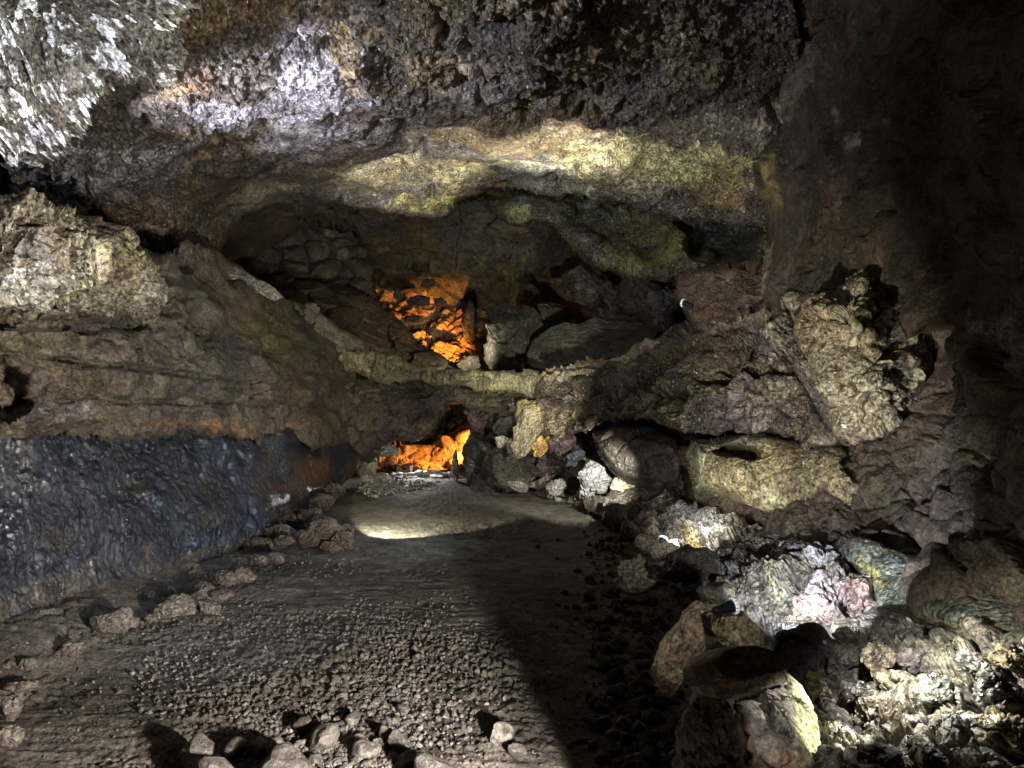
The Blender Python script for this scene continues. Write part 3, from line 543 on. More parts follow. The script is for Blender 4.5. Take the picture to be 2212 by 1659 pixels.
# rock envelope round the whole cave
def envelope():
    th = np.linspace(0, 2 * math.pi, 120); ph = np.linspace(0, math.pi, 60)
    T, H = np.meshgrid(th, ph)
    x = 7.5 * np.sin(H) * np.cos(T); y = 8 + 17 * np.sin(H) * np.sin(T); z = 1.2 + 5.4 * np.cos(H)
    p = np.stack([x.ravel(), y.ravel(), z.ravel()], 1)
    p = p * (1 + .05 * fbm(p, .3, 4, 2))[:, None]
    R, K = T.shape; ii = (np.arange(R - 1)[:, None] * K + np.arange(K - 1)[None]).ravel()
    F = np.stack([ii, ii + 1, ii + K + 1, ii + K], 1)
    struct(link('cave_walls', to_mesh('cave_walls', p, F, M_DRY, colours(p, p[:, :2], ((.07,.055,.045),(.09,.07,.05)), []))))
envelope()

# ------------------------------------------------------------------ loose rocks
def ico(n):
    import bmesh
    bm = bmesh.new(); bmesh.ops.create_icosphere(bm, subdivisions=n, radius=1)
    V = np.array([v.co[:] for v in bm.verts]); F = np.array([[l.index for l in f.verts] for f in bm.faces]); bm.free()
    return V, F
ICO = {n: ico(n) for n in (1, 2, 3, 4, 5)}
def rock_verts(n, seed, cuts=9, rough=.06, sc=(1, 1, 1)):
    V, F = ICO[n]; r = np.random.RandomState(seed); V = V.copy()
    for _ in range(cuts):
        a = r.normal(size=3); a /= np.linalg.norm(a); t = r.uniform(.55, .85)
        d = V @ a; V = V - np.where(d > t, d - t, 0)[:, None] * a * .92
    V = V / np.abs(V).max(0)
    if rough:
        nn = V / np.linalg.norm(V, axis=1, keepdims=True)
        V = V + nn * (rough * fbm(V + seed * 3.7, 2.2, 4, seed % 97, gain=.6))[:, None]
    return V * np.array(sc), F
def rock(name, loc, size, seed, col, mat=None, n=4, cuts=13, rough=.09, rot=(0, 0, 0), noise=None, patches=()):
    V, F = rock_verts(n, seed, cuts, rough, np.array(size) / 2)
    if noise:
        N = V / np.linalg.norm(V, axis=1, keepdims=True); V = V + N * displace(V + np.array(loc), noise)[:, None]
    c = colours(V + np.array(loc), V[:, :2], col, [], seed % 50, 4)
    o = link(name, to_mesh(name, V, F, mat or M_ROCK, c, False)); o.location = loc; o.rotation_euler = rot
    return o
STONE = ((.17,.15,.13),(.22,.20,.17),(.12,.10,.085))
PALE = ((.42,.40,.34),(.50,.48,.42),(.30,.27,.22))

def pr(name, label, cat, u, v, d, wpx, hpx, seed, col=STONE, dep=1.0, group=None, **kw):
    """rock whose middle is seen at (u, v), d metres ahead, wpx x hpx tracing units large"""
    s = d / FP; m_ = (wpx + hpx) / 2 * s; kw.setdefault('n', 5 if wpx > 48 else 4)
    if 'noise' not in kw and kw['n'] >= 4: kw['noise'] = (('block', .06 * m_, .45 * m_, {'crack': .5, 'cw': .05, 'warp': .3}), ('block', .018 * m_, .17 * m_, {'s': 60}), ('fbm', .012 * m_, .10 * m_))
    o = rock(name, P(u, v, d), (wpx * s * 1.08, (wpx + hpx) / 2 * s * dep, hpx * s * 1.08), seed, col, **kw)
    tag(o, label, cat, group); return o

pr('boulder', 'big rounded dark grey boulder resting beyond the rock bridge, beside the orange light', 'boulder', 1105, 745, 13.4, 135, 170, 3, ((.085,.085,.075),(.12,.12,.11),(.07,.06,.055)), n=5, rough=.10)
pr('boulder', 'smaller dark boulder tucked behind the big rounded boulder', 'boulder', 1185, 700, 14.1, 110, 90, 5, ((.07,.072,.062),(.09,.09,.08)), n=4)
pr('boulder', 'long tilted dark slab between the big boulder and the right shelf', 'boulder', 1320, 755, 12.6, 330, 130, 8, ((.075,.07,.055),(.10,.085,.065)), n=5, rough=.08, rot=(0, math.radians(-10), 0), dep=.7)
pr('boulder', 'wedge shaped brown boulder with a sparkling grey crust behind the tilted slab', 'boulder', 1290, 640, 14.6, 190, 90, 12, ((.09,.07,.055),(.26,.26,.26),(.08,.06,.05)), n=5, rot=(0, math.radians(18), 0))
pr('boulder', 'brown pointed boulder under the dark alcove, left of the shelf lamp', 'boulder', 1400, 650, 11.8, 130, 110, 14, ((.08,.065,.05),(.10,.075,.05)), n=5, rot=(0, math.radians(30), 0))
pr('boulder', 'low grey boulder just left of the shelf lamp', 'boulder', 1435, 655, 10.6, 70, 60, 17, ((.06,.065,.065),(.08,.08,.08)))
pr('boulder', 'small pointed boulder above the big rounded boulder', 'boulder', 1145, 640, 15.2, 60, 60, 18, ((.13,.10,.06),(.10,.08,.07)))
pr('rock', 'long white crusted stone lying along the crest of the left shelf', 'rock', 556, 614, 9.4, 118, 26, 22, ((.5,.49,.44),(.4,.38,.33),(.28,.25,.2)), rot=(0, math.radians(33), 0))
pr('rock', 'lone triangular stone standing on the crest of the left shelf', 'rock', 672, 668, 10.5, 30, 34, 21, STONE, cuts=14)
for i, (u, v, w_, h_) in enumerate([(905, 652, 50, 26), (858, 636, 18, 30), (950, 652, 26, 18), (893, 692, 56, 20), (985, 748, 60, 24), (1012, 700, 34, 90), (1010, 790, 50, 40), (925, 612, 30, 20)]):  # most of these dark rocks stand in for shadows on the scree
    pr('rock', ['flat dark rock upper left in the orange lit scree', 'narrow dark rock leftmost in the orange lit scree', 'small dark rock at the top middle of the orange lit scree', 'wide flat black rock on the left edge of the orange lit scree',
       'black rock lowest in the orange lit scree', 'tall dark rock closing the right side of the orange lit scree', 'dark block between the orange light and the big boulder', 'pale block just above the orange lit scree'][i], 'rock', u, v, 16.2 if i != 6 else 13.6, w_, h_, 30 + i, ((.07,.06,.05),(.09,.08,.07)))

# jamb and rocks at the end of the path
JR = [(1062, 1003, 11.6, 116, 150, 'black blocky pillar of rock right of the orange opening', ((.03,.027,.024),(.045,.04,.035))),
      (1100, 925, 11.2, 60, 56, 'dark block wedged under the bridge at the top of the black pillar', ((.05,.045,.04),(.07,.06,.05))),
      (1100, 1010, 11.0, 110, 100, 'dark low block at the foot of the black pillar', ((.04,.036,.03),(.06,.05,.04))),
      (1085, 955, 10.7, 34, 26, 'pale flat stone lodged on the dark pillar', PALE),
      (792, 1008, 11.9, 44, 60, 'pale knobbly stone at the left foot of the orange opening', PALE),
      (815, 1030, 11.7, 60, 22, 'low white stone beside the pale knobbly stone', PALE),
      (834, 975, 11.9, 50, 26, 'grey white stone stuck under the left end of the bridge', ((.3,.31,.32),(.4,.4,.4))),
      (983, 1010, 12.4, 16, 70, 'narrow white stone at the right side of the orange opening', PALE),
      (790, 975, 11.3, 60, 50, 'black rock under the bridge at the end of the glazed wall', ((.03,.03,.03),(.05,.05,.05)))]
for i, (u, v, d, w_, h_, lab, c) in enumerate(JR):
    pr('rock', lab, 'rock', u, v, d, w_, h_, 50 + i, c, n=4, rough=.12)

for i in range(12):
    pr('stone', 'little white stone in the row along the sill of the orange opening', 'stone', 835 + 14 * i, 1030 - 8 * math.sin(i / 11 * 1.6) + rnd.uniform(-4, 4), 13.0, rnd.uniform(14, 28), rnd.uniform(8, 15), 620 + i, PALE, n=3, cuts=12, rough=.06, group='white stones on the sill of the orange opening')
# lit rubble on the right at the end of the path
RR = [(1290, 1032, 9.3, 78, 66, 'large bluish white rock in the bright rubble right of the path end', ((.50,.50,.56),(.58,.58,.6),(.35,.33,.3))),
      (1345, 1064, 8.9, 72, 66, 'brightest yellow white rock of the rubble right of the path end', ((.62,.60,.38),(.66,.65,.5))),
      (1370, 1108, 8.2, 62, 48, 'squarish brown rock in front of the yellow white rock', ((.17,.13,.10),(.20,.16,.12))),
      (1240, 985, 9.9, 70, 36, 'dark navy rock above the bluish white rock', ((.06,.065,.09),(.08,.08,.1))),
      (1215, 955, 10.1, 60, 60, 'purple brown rough rock leaning under the right end of the bridge', ((.12,.08,.08),(.09,.06,.06))),
      (1155, 890, 10.5, 90, 60, 'tan flat rock under the bright end of the bridge rim', ((.36,.30,.17),(.30,.24,.13))),
      (1135, 930, 10.3, 40, 110, 'leaning tan slab below the right end of the bridge', ((.32,.28,.2),(.25,.21,.14))),
      (1165, 965, 10.1, 34, 50, 'orange stained rock at the foot of the leaning tan slab', ((.45,.28,.10),(.35,.24,.12))),
      (1105, 965, 10.6, 28, 40, 'grey rock left of the leaning tan slab', STONE),
      (1260, 905, 9.6, 46, 60, 'olive rock hanging under the start of the right shelf', ((.25,.22,.12),(.2,.17,.1)))]
for i, (u, v, d, w_, h_, lab, c) in enumerate(RR):
    pr('rock', lab, 'rock', u, v, d, w_, h_, 70 + i, c, n=5, rough=.12, rot=(0, rnd.uniform(-.5, .5), rnd.uniform(0, 3)), noise=(('block', .04, .2), ('fbm', .02, .06)))

# foreground boulders, right
BB = (('fbm', .02, .3), ('block', .012, .12, {'crack': .7}), ('fbm', .006, .03))
def fg(name, label, ol, thick, pal, patches=(), inner=(), noise=LAVA, rimw=26, rimd=.16, s=80, mat=M_DRY, cat='boulder', wob=4, dents=()):
    o = mass(name, ol, inner, thick=thick, rimw=rimw, rimd=rimd, s=s, mat=mat, noise=noise, pal=pal, patches=patches, step=3.0, wob=wob, dents=dents); tag(o, label, cat); return o
FN = (('fbm', .035, .35), ('block', .02, .16, {'crack': .8, 'cw': .04}), ('ridge', .008, .06), ('fbm', .005, .02, {'o': 4}))
FRN = (('block', .018, .14, {'crack': .6, 'cw': .04, 'warp': .3}), ('block', .008, .05, {'s': 60}), ('fbm', .006, .03, {'o': 4}))
pr('boulder', 'dark brown smooth block perched on the nearest boulder, lower right', 'boulder', 1592, 1456, 2.82, 232, 104, 401, ((.10,.07,.045),(.085,.06,.04)), dep=.9, n=5, cuts=10, rough=.05, rot=(.1, math.radians(-7), .2), noise=(('fbm', .02, .3), ('fbm', .004, .04)))
fg('boulder', 'nearest boulder with a bright yellow green crusted right edge, bottom right', [(1500,1500,2.85),(1580,1520,2.8),(1640,1500),(1700,1450,2.85),(1730,1480),(1755,1540,2.75),(1775,1590),(1788,1650,2.6),(1800,1900,2.2),(1600,1900,2.15),(1618,1640,2.5),(1610,1545,2.65),(1560,1535),(1500,1520)], .5, ((.24,.21,.19),(.19,.165,.14),(.15,.12,.1)), [(1738,1560,44,180,-14,(.55,.55,.27),.98),(1690,1650,60,36,0,(.42,.24,.12),.7),(1560,1530,60,14,10,(.33,.28,.2),.7)], s=82, inner=[(1690,1600,2.5)], noise=FN, mat=M_ROCK, rimw=14, rimd=.07)  # yellow green edge and pale shelf patch put lit faces into the colour
pr('boulder', 'black shadowed block beside the path under the nearest boulder', 'boulder', 1545, 1650, 2.72, 160, 270, 403, ((.05,.042,.034),(.06,.05,.04)), n=5, cuts=8, rough=.05, noise=FRN)  # near-black colour holds the hard shadow on the boulder's left part
pr('boulder', 'tan pointed boulder leaning left of the dark perched block', 'boulder', 1474, 1402, 3.45, 84, 196, 404, ((.36,.29,.2),(.28,.22,.15)), n=5, cuts=12, rough=.06, rot=(0, math.radians(30), 0), noise=FRN)
pr('boulder', 'flat tan boulder that carries the ribbed lamp', 'boulder', 1570, 1356, 3.85, 180, 84, 405, ((.40,.34,.22),(.33,.28,.18)), n=5, cuts=12, rough=.06, rot=(0, math.radians(28), 0), noise=FRN)
fg('rock', 'grey rock standing behind the nearer ribbed lamp', [(1512,1275,4.2),(1530,1258),(1565,1253,4.2),(1590,1268),(1592,1298),(1560,1316,4.1),(1530,1300)], .3, ((.24,.22,.2),(.28,.24,.17)), s=86, noise=FN, rimw=16, rimd=.08, cat='rock')
fg('rock', 'black clinker rock at the top right of the dark perched block', [(1640,1385,3.8),(1690,1345),(1740,1368,3.7),(1765,1400),(1740,1450,3.5),(1700,1440),(1660,1420)], .3, ((.04,.038,.045),(.06,.055,.06)), s=87, noise=ROUGH, rimw=20, rimd=.1, cat='rock', mat=M_WET)
fg('rock', 'flat brown stone leaning by the yellow green edge of the nearest boulder', [(1725,1475,3.0),(1740,1440),(1770,1445,3.0),(1778,1490),(1755,1515,2.95)], .15, ((.2,.17,.13),(.22,.19,.14)), s=88, noise=(('fbm', .02, .2), ('fbm', .004, .03)), rimw=12, rimd=.05, cat='rock')
pr('rock', 'square cracked rock alone in the light patch within the dark bank', 'rock', 1370, 1240, 5.9, 66, 70, 91, ((.34,.31,.25),(.28,.25,.2)), n=5, rough=.08, noise=(('block', .03, .1, {'crack': 1}), ('block', .015, .04, {'s': 9})))
pr('rock', 'small faintly lit rock left of the square cracked rock in the dark', 'rock', 1272, 1252, 6.0, 26, 30, 92, ((.22,.2,.16),(.18,.15,.12)), noise=(('block', .02, .08),))
pr('rock', 'small sharp stone pointing up in the middle of the dark bank', 'rock', 1282, 1395, 4.4, 20, 50, 93, ((.3,.29,.26),(.24,.22,.2)), cuts=14)
pr('rock', 'dark bedded block under the far small lamp', 'rock', 1500, 1225, 5.6, 160, 80, 94, ((.05,.04,.032),(.06,.05,.04)), n=5, noise=BB)

CR = [(1760,1560,2.95,80,60),(1830,1600,2.8,100,70),(1780,1630,2.7,70,60),(1880,1540,2.95,90,70),(1960,1590,2.75,110,80),(1850,1500,3.1,80,50),(1930,1480,3.05,100,60),(2030,1500,2.9,90,90),(1990,1420,3.15,90,60),(1900,1420,3.3,80,50),(2080,1590,2.6,110,90),(2160,1500,2.65,100,80),(2190,1600,2.45,120,110),(2110,1440,2.95,90,60),(1820,1430,3.5,90,60),(1770,1500,3.2,60,60),(1900,1640,2.6,90,50),(2010,1650,2.5,90,60),(2180,1420,2.85,90,50),(1840,1380,3.7,80,40),(1950,1370,3.55,90,40)]
CL = ['brown block', 'cracked grey block', 'dark block', 'greenish block', 'ochre block']
CC_ = [((.17,.14,.10),(.13,.105,.08)), ((.20,.19,.17),(.15,.14,.12)), ((.075,.065,.06),(.09,.08,.07)), ((.15,.16,.125),(.115,.12,.10)), ((.20,.165,.10),(.16,.13,.09))]
for i, (u, v, d, w_, h_) in enumerate(CR):
    q_ = 2 if u < 1900 and i % 3 else (4 if u > 2160 else (3 if i in (7, 12) else i % 3))
    pr('rock', CL[q_] + ' in the rubble heap at the bottom right corner', 'rock', u, v, d, w_, h_, 420 + i, CC_[q_], n=5, cuts=14, rough=.08, rot=(rnd.uniform(-.5,.5), rnd.uniform(-.6,.6), rnd.uniform(0,3)),
       noise=(('block', .02, .11, {'crack': .8, 'warp': .3}), ('block', .009, .04, {'s': 60}), ('fbm', .006, .02)), mat=M_WET if i % 2 else M_ROCK, group=CL[q_] + 's of the bottom right rubble')

# rubble mound left of the path
for i, (u, v, d, w_, h_) in enumerate([(700, 1150, 7.4, 80, 60), (742, 1172, 7.3, 50, 50), (680, 1120, 7.9, 70, 40), (665, 1165, 7.3, 50, 40), (715, 1185, 7.15, 50, 34), (745, 1150, 7.6, 36, 34)]):
    pr('rock', ['largest brown rock of the small mound at the left of the path', 'rightmost rock of the mound, dark against the bright patch of path', 'flat rock at the back of the small mound against the glazed wall', 'low rock at the left foot of the small mound', 'front rock of the small mound beside the path', 'upper right rock of the small mound touching the bright patch'][i], 'rock', u, v, d, w_, h_, 110 + i, ((.16,.13,.10),(.13,.105,.08)), group='rocks of the mound left of the path')

# stones along the foot of the glazed wall
LS = [(30,1405,60,40),(75,1440,60,50),(20,1450,50,44),(140,1400,90,60),(95,1385,70,40),(160,1360,50,30),(15,1530,60,80),(60,1480,70,30),(225,1340,80,44),(275,1345,60,40),(320,1325,40,26),(355,1325,50,34),(335,1292,50,40),(390,1300,50,34),(365,1280,44,34),(420,1290,60,36),(455,1270,50,30),(480,1295,40,24),(440,1310,50,24),(500,1255,44,28),(530,1235,50,26),(560,1215,44,24),(590,1195,40,24),(620,1175,36,22),(25,1590,50,40)]
for i, (u, v, w_, h_) in enumerate(LS):
    q_ = rnd.uniform(.6, 1.35); w_ *= q_; h_ *= q_; k0 = u; u += rnd.uniform(-12, 12); v += rnd.uniform(-9, 12)
    d = CAMZ * FP / (v + h_ * .35 - V0) * .97
    k_ = 0 if k0 < 190 else 1 if k0 < 330 else 2 if k0 < 490 else 3
    pr('stone', ['dark stone in the cluster at the left edge below the glazed wall', 'stone of the short row just right of the left edge cluster', 'angular stone halfway along the foot of the glazed wall', 'small stone at the far end of the row under the glazed wall'][k_],
       'stone', u, v, d, w_, h_, 130 + i, ((.16,.14,.12),(.20,.175,.15),(.13,.11,.09)), n=4, cuts=12, rough=.05, rot=(rnd.uniform(-.3,.3), rnd.uniform(-.4,.4), 0),
       group=['stones in the cluster at the left edge', 'stones right of the left edge cluster', 'stones halfway along the glazed wall', 'stones at the far end of the glazed wall'][k_])

# stones of the path: medium stones are things
r = np.random.RandomState(5)
def scatter_region(n, poly, smin, smax, power=2.0, soft=0):
    out = []; xs = [p_[0] for p_ in poly]; ys = [p_[1] for p_ in poly]
    while len(out) < n:
        u = r.uniform(min(xs), max(xs)); v = r.uniform(min(ys), max(ys))
        if in_poly(np.array([u]), np.array([v]), poly)[0]:
            out.append((u + r.normal() * soft, v + r.normal() * soft * .4, smin + (smax - smin) * r.rand() ** power))
    return out
PILE = [(760,1330),(880,1330),(920,1450),(880,1540),(900,1659),(560,1680),(600,1600),(700,1540),(720,1430)]
protos = []
for k_ in range(7):
    V, F = rock_verts(3, 200 + k_, 14, .10); V = V * np.array([[1, .8, .62], [1, .7, .5], [1, .9, .75], [1, .65, .6], [1, .85, .5], [1, .75, .8], [1, .9, .6]][k_]) / 2
    protos.append(to_mesh('stone', V, F, M_ROCK, colours(V * 2 + k_ * 5, V[:, :2], ((.20,.185,.165),(.26,.24,.22),(.15,.135,.12)), [], k_, 3), False))
def stone(u, v, size, label, group, sink=.25):
    p_ = fl(u, v); z = float(floor_z(np.array([p_.x]), np.array([p_.y]))[0])
    o = bpy.data.objects.new('stone', protos[r.randint(7)]); C.objects.link(o)
    o.location = (p_.x, p_.y, z + size * sink * .6); o.scale = (size, size, size); o.rotation_euler = (r.uniform(-.4, .4), r.uniform(-.4, .4), r.uniform(0, 6.3))
    tag(o, label, 'stone', group); return o
BIG = [(655,1580,.13,'blue grey stone casting a long shadow, left of the gravel'),(505,1640,.14,'pale rounded stone at the bottom edge, leftmost of the gravel'),(600,1640,.12,'flat stone at the bottom edge left of the gravel'),(560,1632,.12,'upright stone left of the flat one at the bottom edge'),(700,1620,.16,'large pale stone in the lowest part of the gravel'),(760,1570,.11,'pinkish stone in the gravel'),(860,1620,.12,'pale stone at the lower right of the gravel'),(835,1600,.10,'angular stone right of the gravel middle'),(880,1655,.11,'stone at the bottom edge right end of the gravel'),(1085,1610,.13,'lone dark stone on the bare path right of the gravel'),(1120,1645,.10,'small stone at the bottom edge of the bare path'),(870,1545,.08,'stone at the right border of the gravel'),(790,1640,.13,'stone at the bottom edge in the middle of the gravel'),(430,1655,.2,'dark stone cut by the bottom edge, far left of the gravel'),(900,1430,.07,'lone stone right of the upper gravel'),(735,1410,.07,'stone left of the upper gravel'),(620,1700,.24,'biggest dark stone cut off by the bottom edge left of the gravel'),(930,1705,.2,'dark stone cut off by the bottom edge below the gravel'),(470,1700,.2,'broad dark stone cut off by the bottom edge at lower left')]
for (u, v, sz, lab) in BIG: stone(u, v, sz, lab, 'larger stones lying in the path', .5)
for (u, v, sz) in scatter_region(170, PILE, .03, .075, 1.5):
    stone(u, v, sz, 'small pale stone among the loose gravel heap at the bottom middle', 'small stones of the gravel heap')

# finer gravel: nobody could count it
def gravel(name, spots, label, col, seed=0, n=1):
    VV = []; FF = []; CC = []; off = 0; bases = [rock_verts(n, 300 + k_, 6, .0)[0] for k_ in range(12)]; F0 = ICO[n][1]; rr = np.random.RandomState(seed)
    P3 = np.array([fl(u, v)[:] for u, v, s_ in spots]); zz = floor_z(P3[:, 0], P3[:, 1])
    for i, (u, v, s_) in enumerate(spots):
        a = rr.uniform(0, 6.28); b_ = bases[rr.randint(12)] * s_ / 2 * rr.uniform(.6, 1.1, 3)
        Rm = np.array([[math.cos(a), -math.sin(a), 0], [math.sin(a), math.cos(a), 0], [0, 0, 1]])
        VV.append(b_ @ Rm.T + np.array([P3[i, 0], P3[i, 1], zz[i] + s_ * .12])); FF.append(F0 + off); off += len(b_)
        CC.append(np.tile(np.array(col) * rr.uniform(.7, 1.3), (len(b_), 1)))
    o = link(name, to_mesh(name, np.concatenate(VV), np.concatenate(FF), M_ROCK, np.concatenate(CC), False)); tag(o, label, 'gravel', kind='stuff')
sp = scatter_region(2600, PILE, .012, .04, 1.6, 30) + scatter_region(6500, [(330,1300),(600,1180),(820,1210),(1000,1280),(1060,1400),(960,1540),(900,1680),(500,1700),(300,1450)], .006, .036, 2.6, 75) + \
     scatter_region(1500, [(0,1480),(600,1250),(1150,1250),(1250,1690),(-50,1690)], .006, .02, 2, 60)
gravel('gravel', sp, 'loose grey volcanic gravel spread over the path', (.17,.155,.138), 4)
sp = scatter_region(900, [(1100,1040),(1160,990),(1260,1010),(1340,1090),(1300,1110),(1200,1080)], .03, .13, 2) + scatter_region(500, [(755,1050),(830,1030),(960,1035),(940,1050),(800,1075)], .02, .08, 2)
gravel('rubble', sp, 'bright broken rubble spread at the right of the path end', (.33,.31,.27), 6, 2)
sp = scatter_region(800, [(1260,1150),(1330,1140),(1480,1260),(1420,1480),(1460,1690),(1350,1690),(1290,1450)], .02, .12, 2.5, 45)
gravel('bank_rubble', sp, 'dark rubble sloping down to the path on its right', (.045,.038,.032), 8, 2)  # near-black colour stands in for the shade on the bank
# rubble blocks one could count, right of the path end
RB = [(1128,1005,34,34),(1150,1020,30,30),(1178,1000,44,30),(1200,1015,36,26),(1222,1030,34,34),(1165,1045,50,24),(1120,1050,50,20),(1205,1050,40,24),(1240,1055,30,20),(1140,985,22,30),(1275,1080,36,22),(1305,1095,36,18),(1255,1075,28,18),(1100,1035,40,22)]
for i, (u, v, w_, h_) in enumerate(RB):
    pr('rock', 'pale angular rubble block in the slide between the bridge foot and the path', 'rock', u, v, CAMZ * FP / (v + 26 - V0) , w_, h_, 170 + i, ((.33,.31,.27),(.27,.25,.21)), n=3, cuts=12, rough=.06, rot=(rnd.uniform(-.4, .4), rnd.uniform(-.5, .5), 0), group='pale rubble blocks right of the path end')
for i in range(44):
    t_ = rnd.random(); u = 1105 + 270 * t_ + rnd.uniform(-25, 25); v = 985 + 85 * t_ + rnd.uniform(-26, 34); w_ = rnd.choice([18, 24, 30, 40, 52])
    dd = CAMZ * FP / (v + 40 - V0) + rnd.uniform(-.1, .3)
    pr('rock', 'pale angular rubble block in the slide between the bridge foot and the path', 'rock', u, v, dd, w_, w_ * rnd.uniform(.5, .9), 500 + i, rnd.choice([((.33,.31,.27),(.27,.25,.21)), ((.42,.40,.34),(.36,.33,.27)), ((.20,.16,.14),(.16,.13,.11)), ((.40,.40,.43),(.33,.33,.35))]), n=4, cuts=16, rough=.05, rot=(rnd.uniform(-.6, .6), rnd.uniform(-.8, .8), rnd.uniform(0, 3)), group='pale rubble blocks right of the path end')
for i in range(16):
    t_ = i / 15; u = 1335 + 160 * t_ + rnd.uniform(-22, 22); v = 1100 + 130 * t_ + rnd.uniform(-16, 20); w_ = rnd.choice([34, 46, 60])
    pr('rock', 'brown block in the dim slope between the bright rubble and the far small lamp', 'rock', u, v, CAMZ * FP / (v + 60 - V0), w_, w_ * rnd.uniform(.6, .9), 560 + i, ((.15,.12,.09),(.11,.09,.07)), n=4, cuts=15, rough=.06, rot=(rnd.uniform(-.5, .5), rnd.uniform(-.6, .6), 0), group='brown blocks of the dim slope')
for i, (u, v, d, w_, h_) in enumerate([(640, 1118, 8.3, 90, 50), (600, 1150, 7.7, 70, 44), (690, 1088, 9.0, 70, 44), (665, 1105, 8.5, 50, 36), (722, 1062, 9.6, 50, 36), (570, 1178, 7.3, 56, 34)]):
    pr('rock', 'dark rock in the line where the glazed wall meets the far left floor', 'rock', u, v, d, w_, h_, 590 + i, ((.10,.085,.07),(.13,.11,.09)), group='dark rocks at the far foot of the glazed wall')
# crumbs on the crest of the right shelf
for i in range(46):
    t_ = i / 45; u = 1175 + 245 * t_; v = 803 - 12 * t_ - 50 * t_ * t_ * t_ + rnd.uniform(-5, 7) + (10 if t_ < .5 else 0)
    pr('stone', 'pale crumb of rock on the crest between the bridge and the right shelf', 'stone', u, v, 10.5 - 1.2 * t_, rnd.uniform(8, 22), rnd.uniform(8, 18), 230 + i, PALE if rnd.random() < .5 else ((.3,.24,.16),(.24,.19,.13)), n=2, cuts=7, rough=.05, group='rock crumbs on the crest of the right shelf')

# ------------------------------------------------------------------ lamps
def plain(name, col, rough=.5, metal=0., emis=None, es=0., trans=0.):
    m = bpy.data.materials.new(name); m.use_nodes = True; b = m.node_tree.nodes['Principled BSDF']
    N = m.node_tree.nodes; L = m.node_tree.links
    nz = N.new('ShaderNodeTexNoise'); nz.inputs['Scale'].default_value = 60; mx = N.new('ShaderNodeMix'); mx.data_type = 'RGBA'
    mx.inputs[6].default_value = (*[c * .8 for c in col], 1); mx.inputs[7].default_value = (*col, 1)
    L.new(nz.outputs[0], mx.inputs[0]); L.new(mx.outputs[2], b.inputs['Base Color'])
    b.inputs['Roughness'].default_value = rough; b.inputs['Metallic'].default_value = metal
    if emis: b.inputs['Emission Color'].default_value = (*emis, 1); b.inputs['Emission Strength'].default_value = es
    return m
M_CASE = plain('lamp_black', (.012, .012, .012), .45); M_LENS = plain('lamp_glass', (.75, .8, .85), .25, 0, (.8, .9, 1), .55); M_RIB = plain('lamp_rib', (.10, .11, .13), .4)
M_CABLE = plain('cable', (.02, .02, .02), .6)
def lathe(prof, seg=28):
    V = []; F = []
    for (rr_, z) in prof:
        for k_ in range(seg): a_ = 2 * math.pi * k_ / seg; V.append((rr_ * math.cos(a_), rr_ * math.sin(a_), z))
    for i in range(len(prof) - 1):
        for k_ in range(seg): F.append((i * seg + k_, i * seg + (k_ + 1) % seg, (i + 1) * seg + (k_ + 1) % seg, (i + 1) * seg + k_))
    return V, F
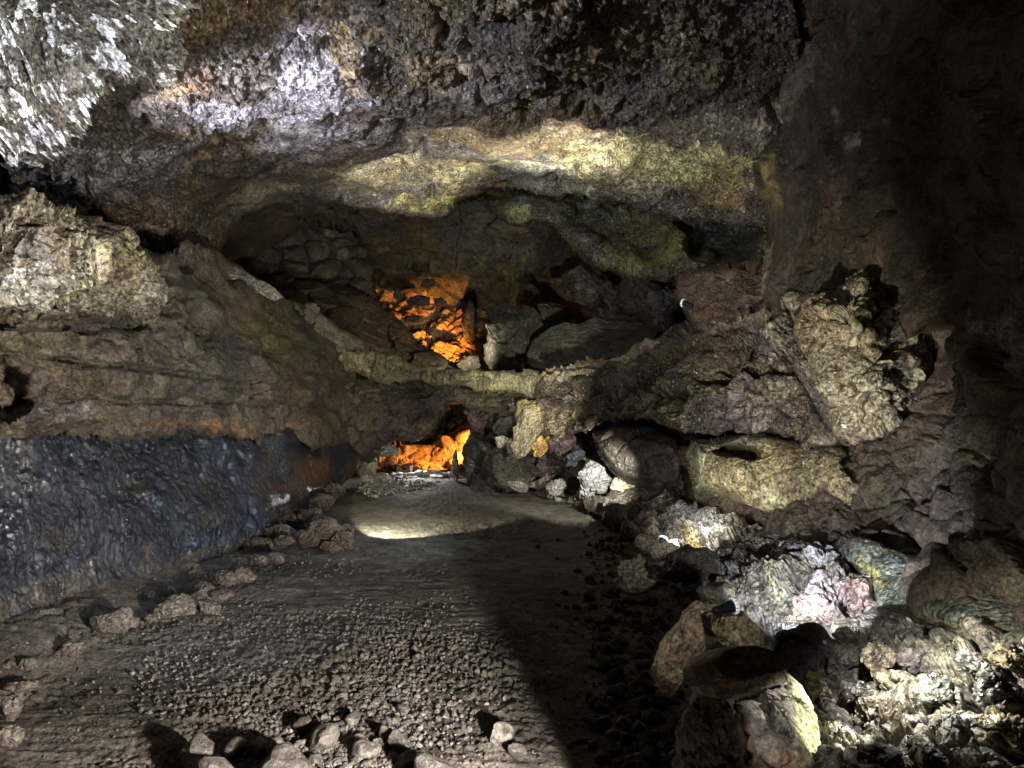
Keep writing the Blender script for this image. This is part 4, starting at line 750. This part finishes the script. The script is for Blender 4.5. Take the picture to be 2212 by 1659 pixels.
def make_lamp(loc, axis, s, label, es=None):
    e = bpy.data.objects.new('spot_lamp', None); C.objects.link(e); e.location = loc
    e.rotation_euler = Vector(axis).to_track_quat('Z', 'Y').to_euler(); e.scale = (s, s, s)
    tag(e, label, 'lamp', 'ribbed spot lamps')
    V, F = lathe([(.001, -.16), (.028, -.16), (.032, -.15), (.032, -.10), (.040, -.05), (.046, -.02), (.05, 0), (.044, .002)])
    link('housing', to_mesh('housing', V, F, M_CASE), e)
    V, F = lathe([(.046, -.001), (.060, .006), (.067, .020), (.064, .034), (.050, .044), (.028, .050), (.001, .052)])
    link('lens', to_mesh('lens', V, F, M_LENS), e)
    V = []; F = []
    for k_ in range(14):                      # ribs round the lens
        a_ = 2 * math.pi * k_ / 14; ca, sa = math.cos(a_), math.sin(a_)
        for (rr_, z) in ((.050, .001), (.064, .007), (.071, .020), (.067, .036), (.054, .047)):
            for t_ in (-.0022, .0022): V.append((rr_ * ca - t_ * sa, rr_ * sa + t_ * ca, z))
        b_ = k_ * 10
        for j in range(4): F.append((b_ + 2 * j, b_ + 2 * j + 1, b_ + 2 * j + 3, b_ + 2 * j + 2))
        F.append((b_, b_ + 2, b_ + 8, b_ + 6)); F.append((b_ + 1, b_ + 7, b_ + 9, b_ + 3))
    link('rib', to_mesh('rib', V, F, M_RIB, smooth=False), e)
    V, F = lathe([(.051, -.004), (.054, -.004), (.056, .004), (.052, .008)]); link('collar', to_mesh('collar', V, F, M_CASE), e)
    V = []; F = []
    for sx in (-1, 1):                        # bracket
        b_ = len(V); V += [(sx * .034, -.006, -.10), (sx * .034, .006, -.10), (sx * .044, .006, -.10), (sx * .044, -.006, -.10), (sx * .034, -.006 - .09, -.16), (sx * .034, .006 - .09, -.16), (sx * .044, .006 - .09, -.16), (sx * .044, -.006 - .09, -.16)]
        F += [(b_, b_ + 1, b_ + 2, b_ + 3), (b_ + 4, b_ + 7, b_ + 6, b_ + 5), (b_, b_ + 4, b_ + 5, b_ + 1), (b_ + 1, b_ + 5, b_ + 6, b_ + 2), (b_ + 2, b_ + 6, b_ + 7, b_ + 3), (b_ + 3, b_ + 7, b_ + 4, b_)]
    link('bracket', to_mesh('bracket', V, F, M_CASE, smooth=False), e)
    V = []; F = []; n_ = 26                     # sagging cable from the back of the housing
    for i in range(n_):
        t_ = i / (n_ - 1); c_ = (.05 * math.sin(t_ * 3.1) - .02 * t_, -.16 * t_ * t_, -.16 - .36 * t_)
        for j in range(6): a_ = j * math.pi / 3; V.append((c_[0] + .005 * math.cos(a_), c_[1] + .005 * math.sin(a_), c_[2]))
    for i in range(n_ - 1):
        for j in range(6): F.append((i * 6 + j, i * 6 + (j + 1) % 6, (i + 1) * 6 + (j + 1) % 6, (i + 1) * 6 + j))
    link('cable', to_mesh('cable', V, F, M_CABLE), e)
    return e
make_lamp(P(1580, 1310, 3.72), (.80, .25, .12), .62, 'white ribbed spot lamp with black housing on the flat tan boulder, nearest of the three')
make_lamp(P(1432, 1166, 6.5), (.45, .55, .75), .62, 'small round white lamp with black stem at the far end of the bright bank')
make_lamp(P(1478, 655, 7.3), (-.70, .68, .30), .6, 'glowing crescent shaped ribbed lamp standing on the right shelf')
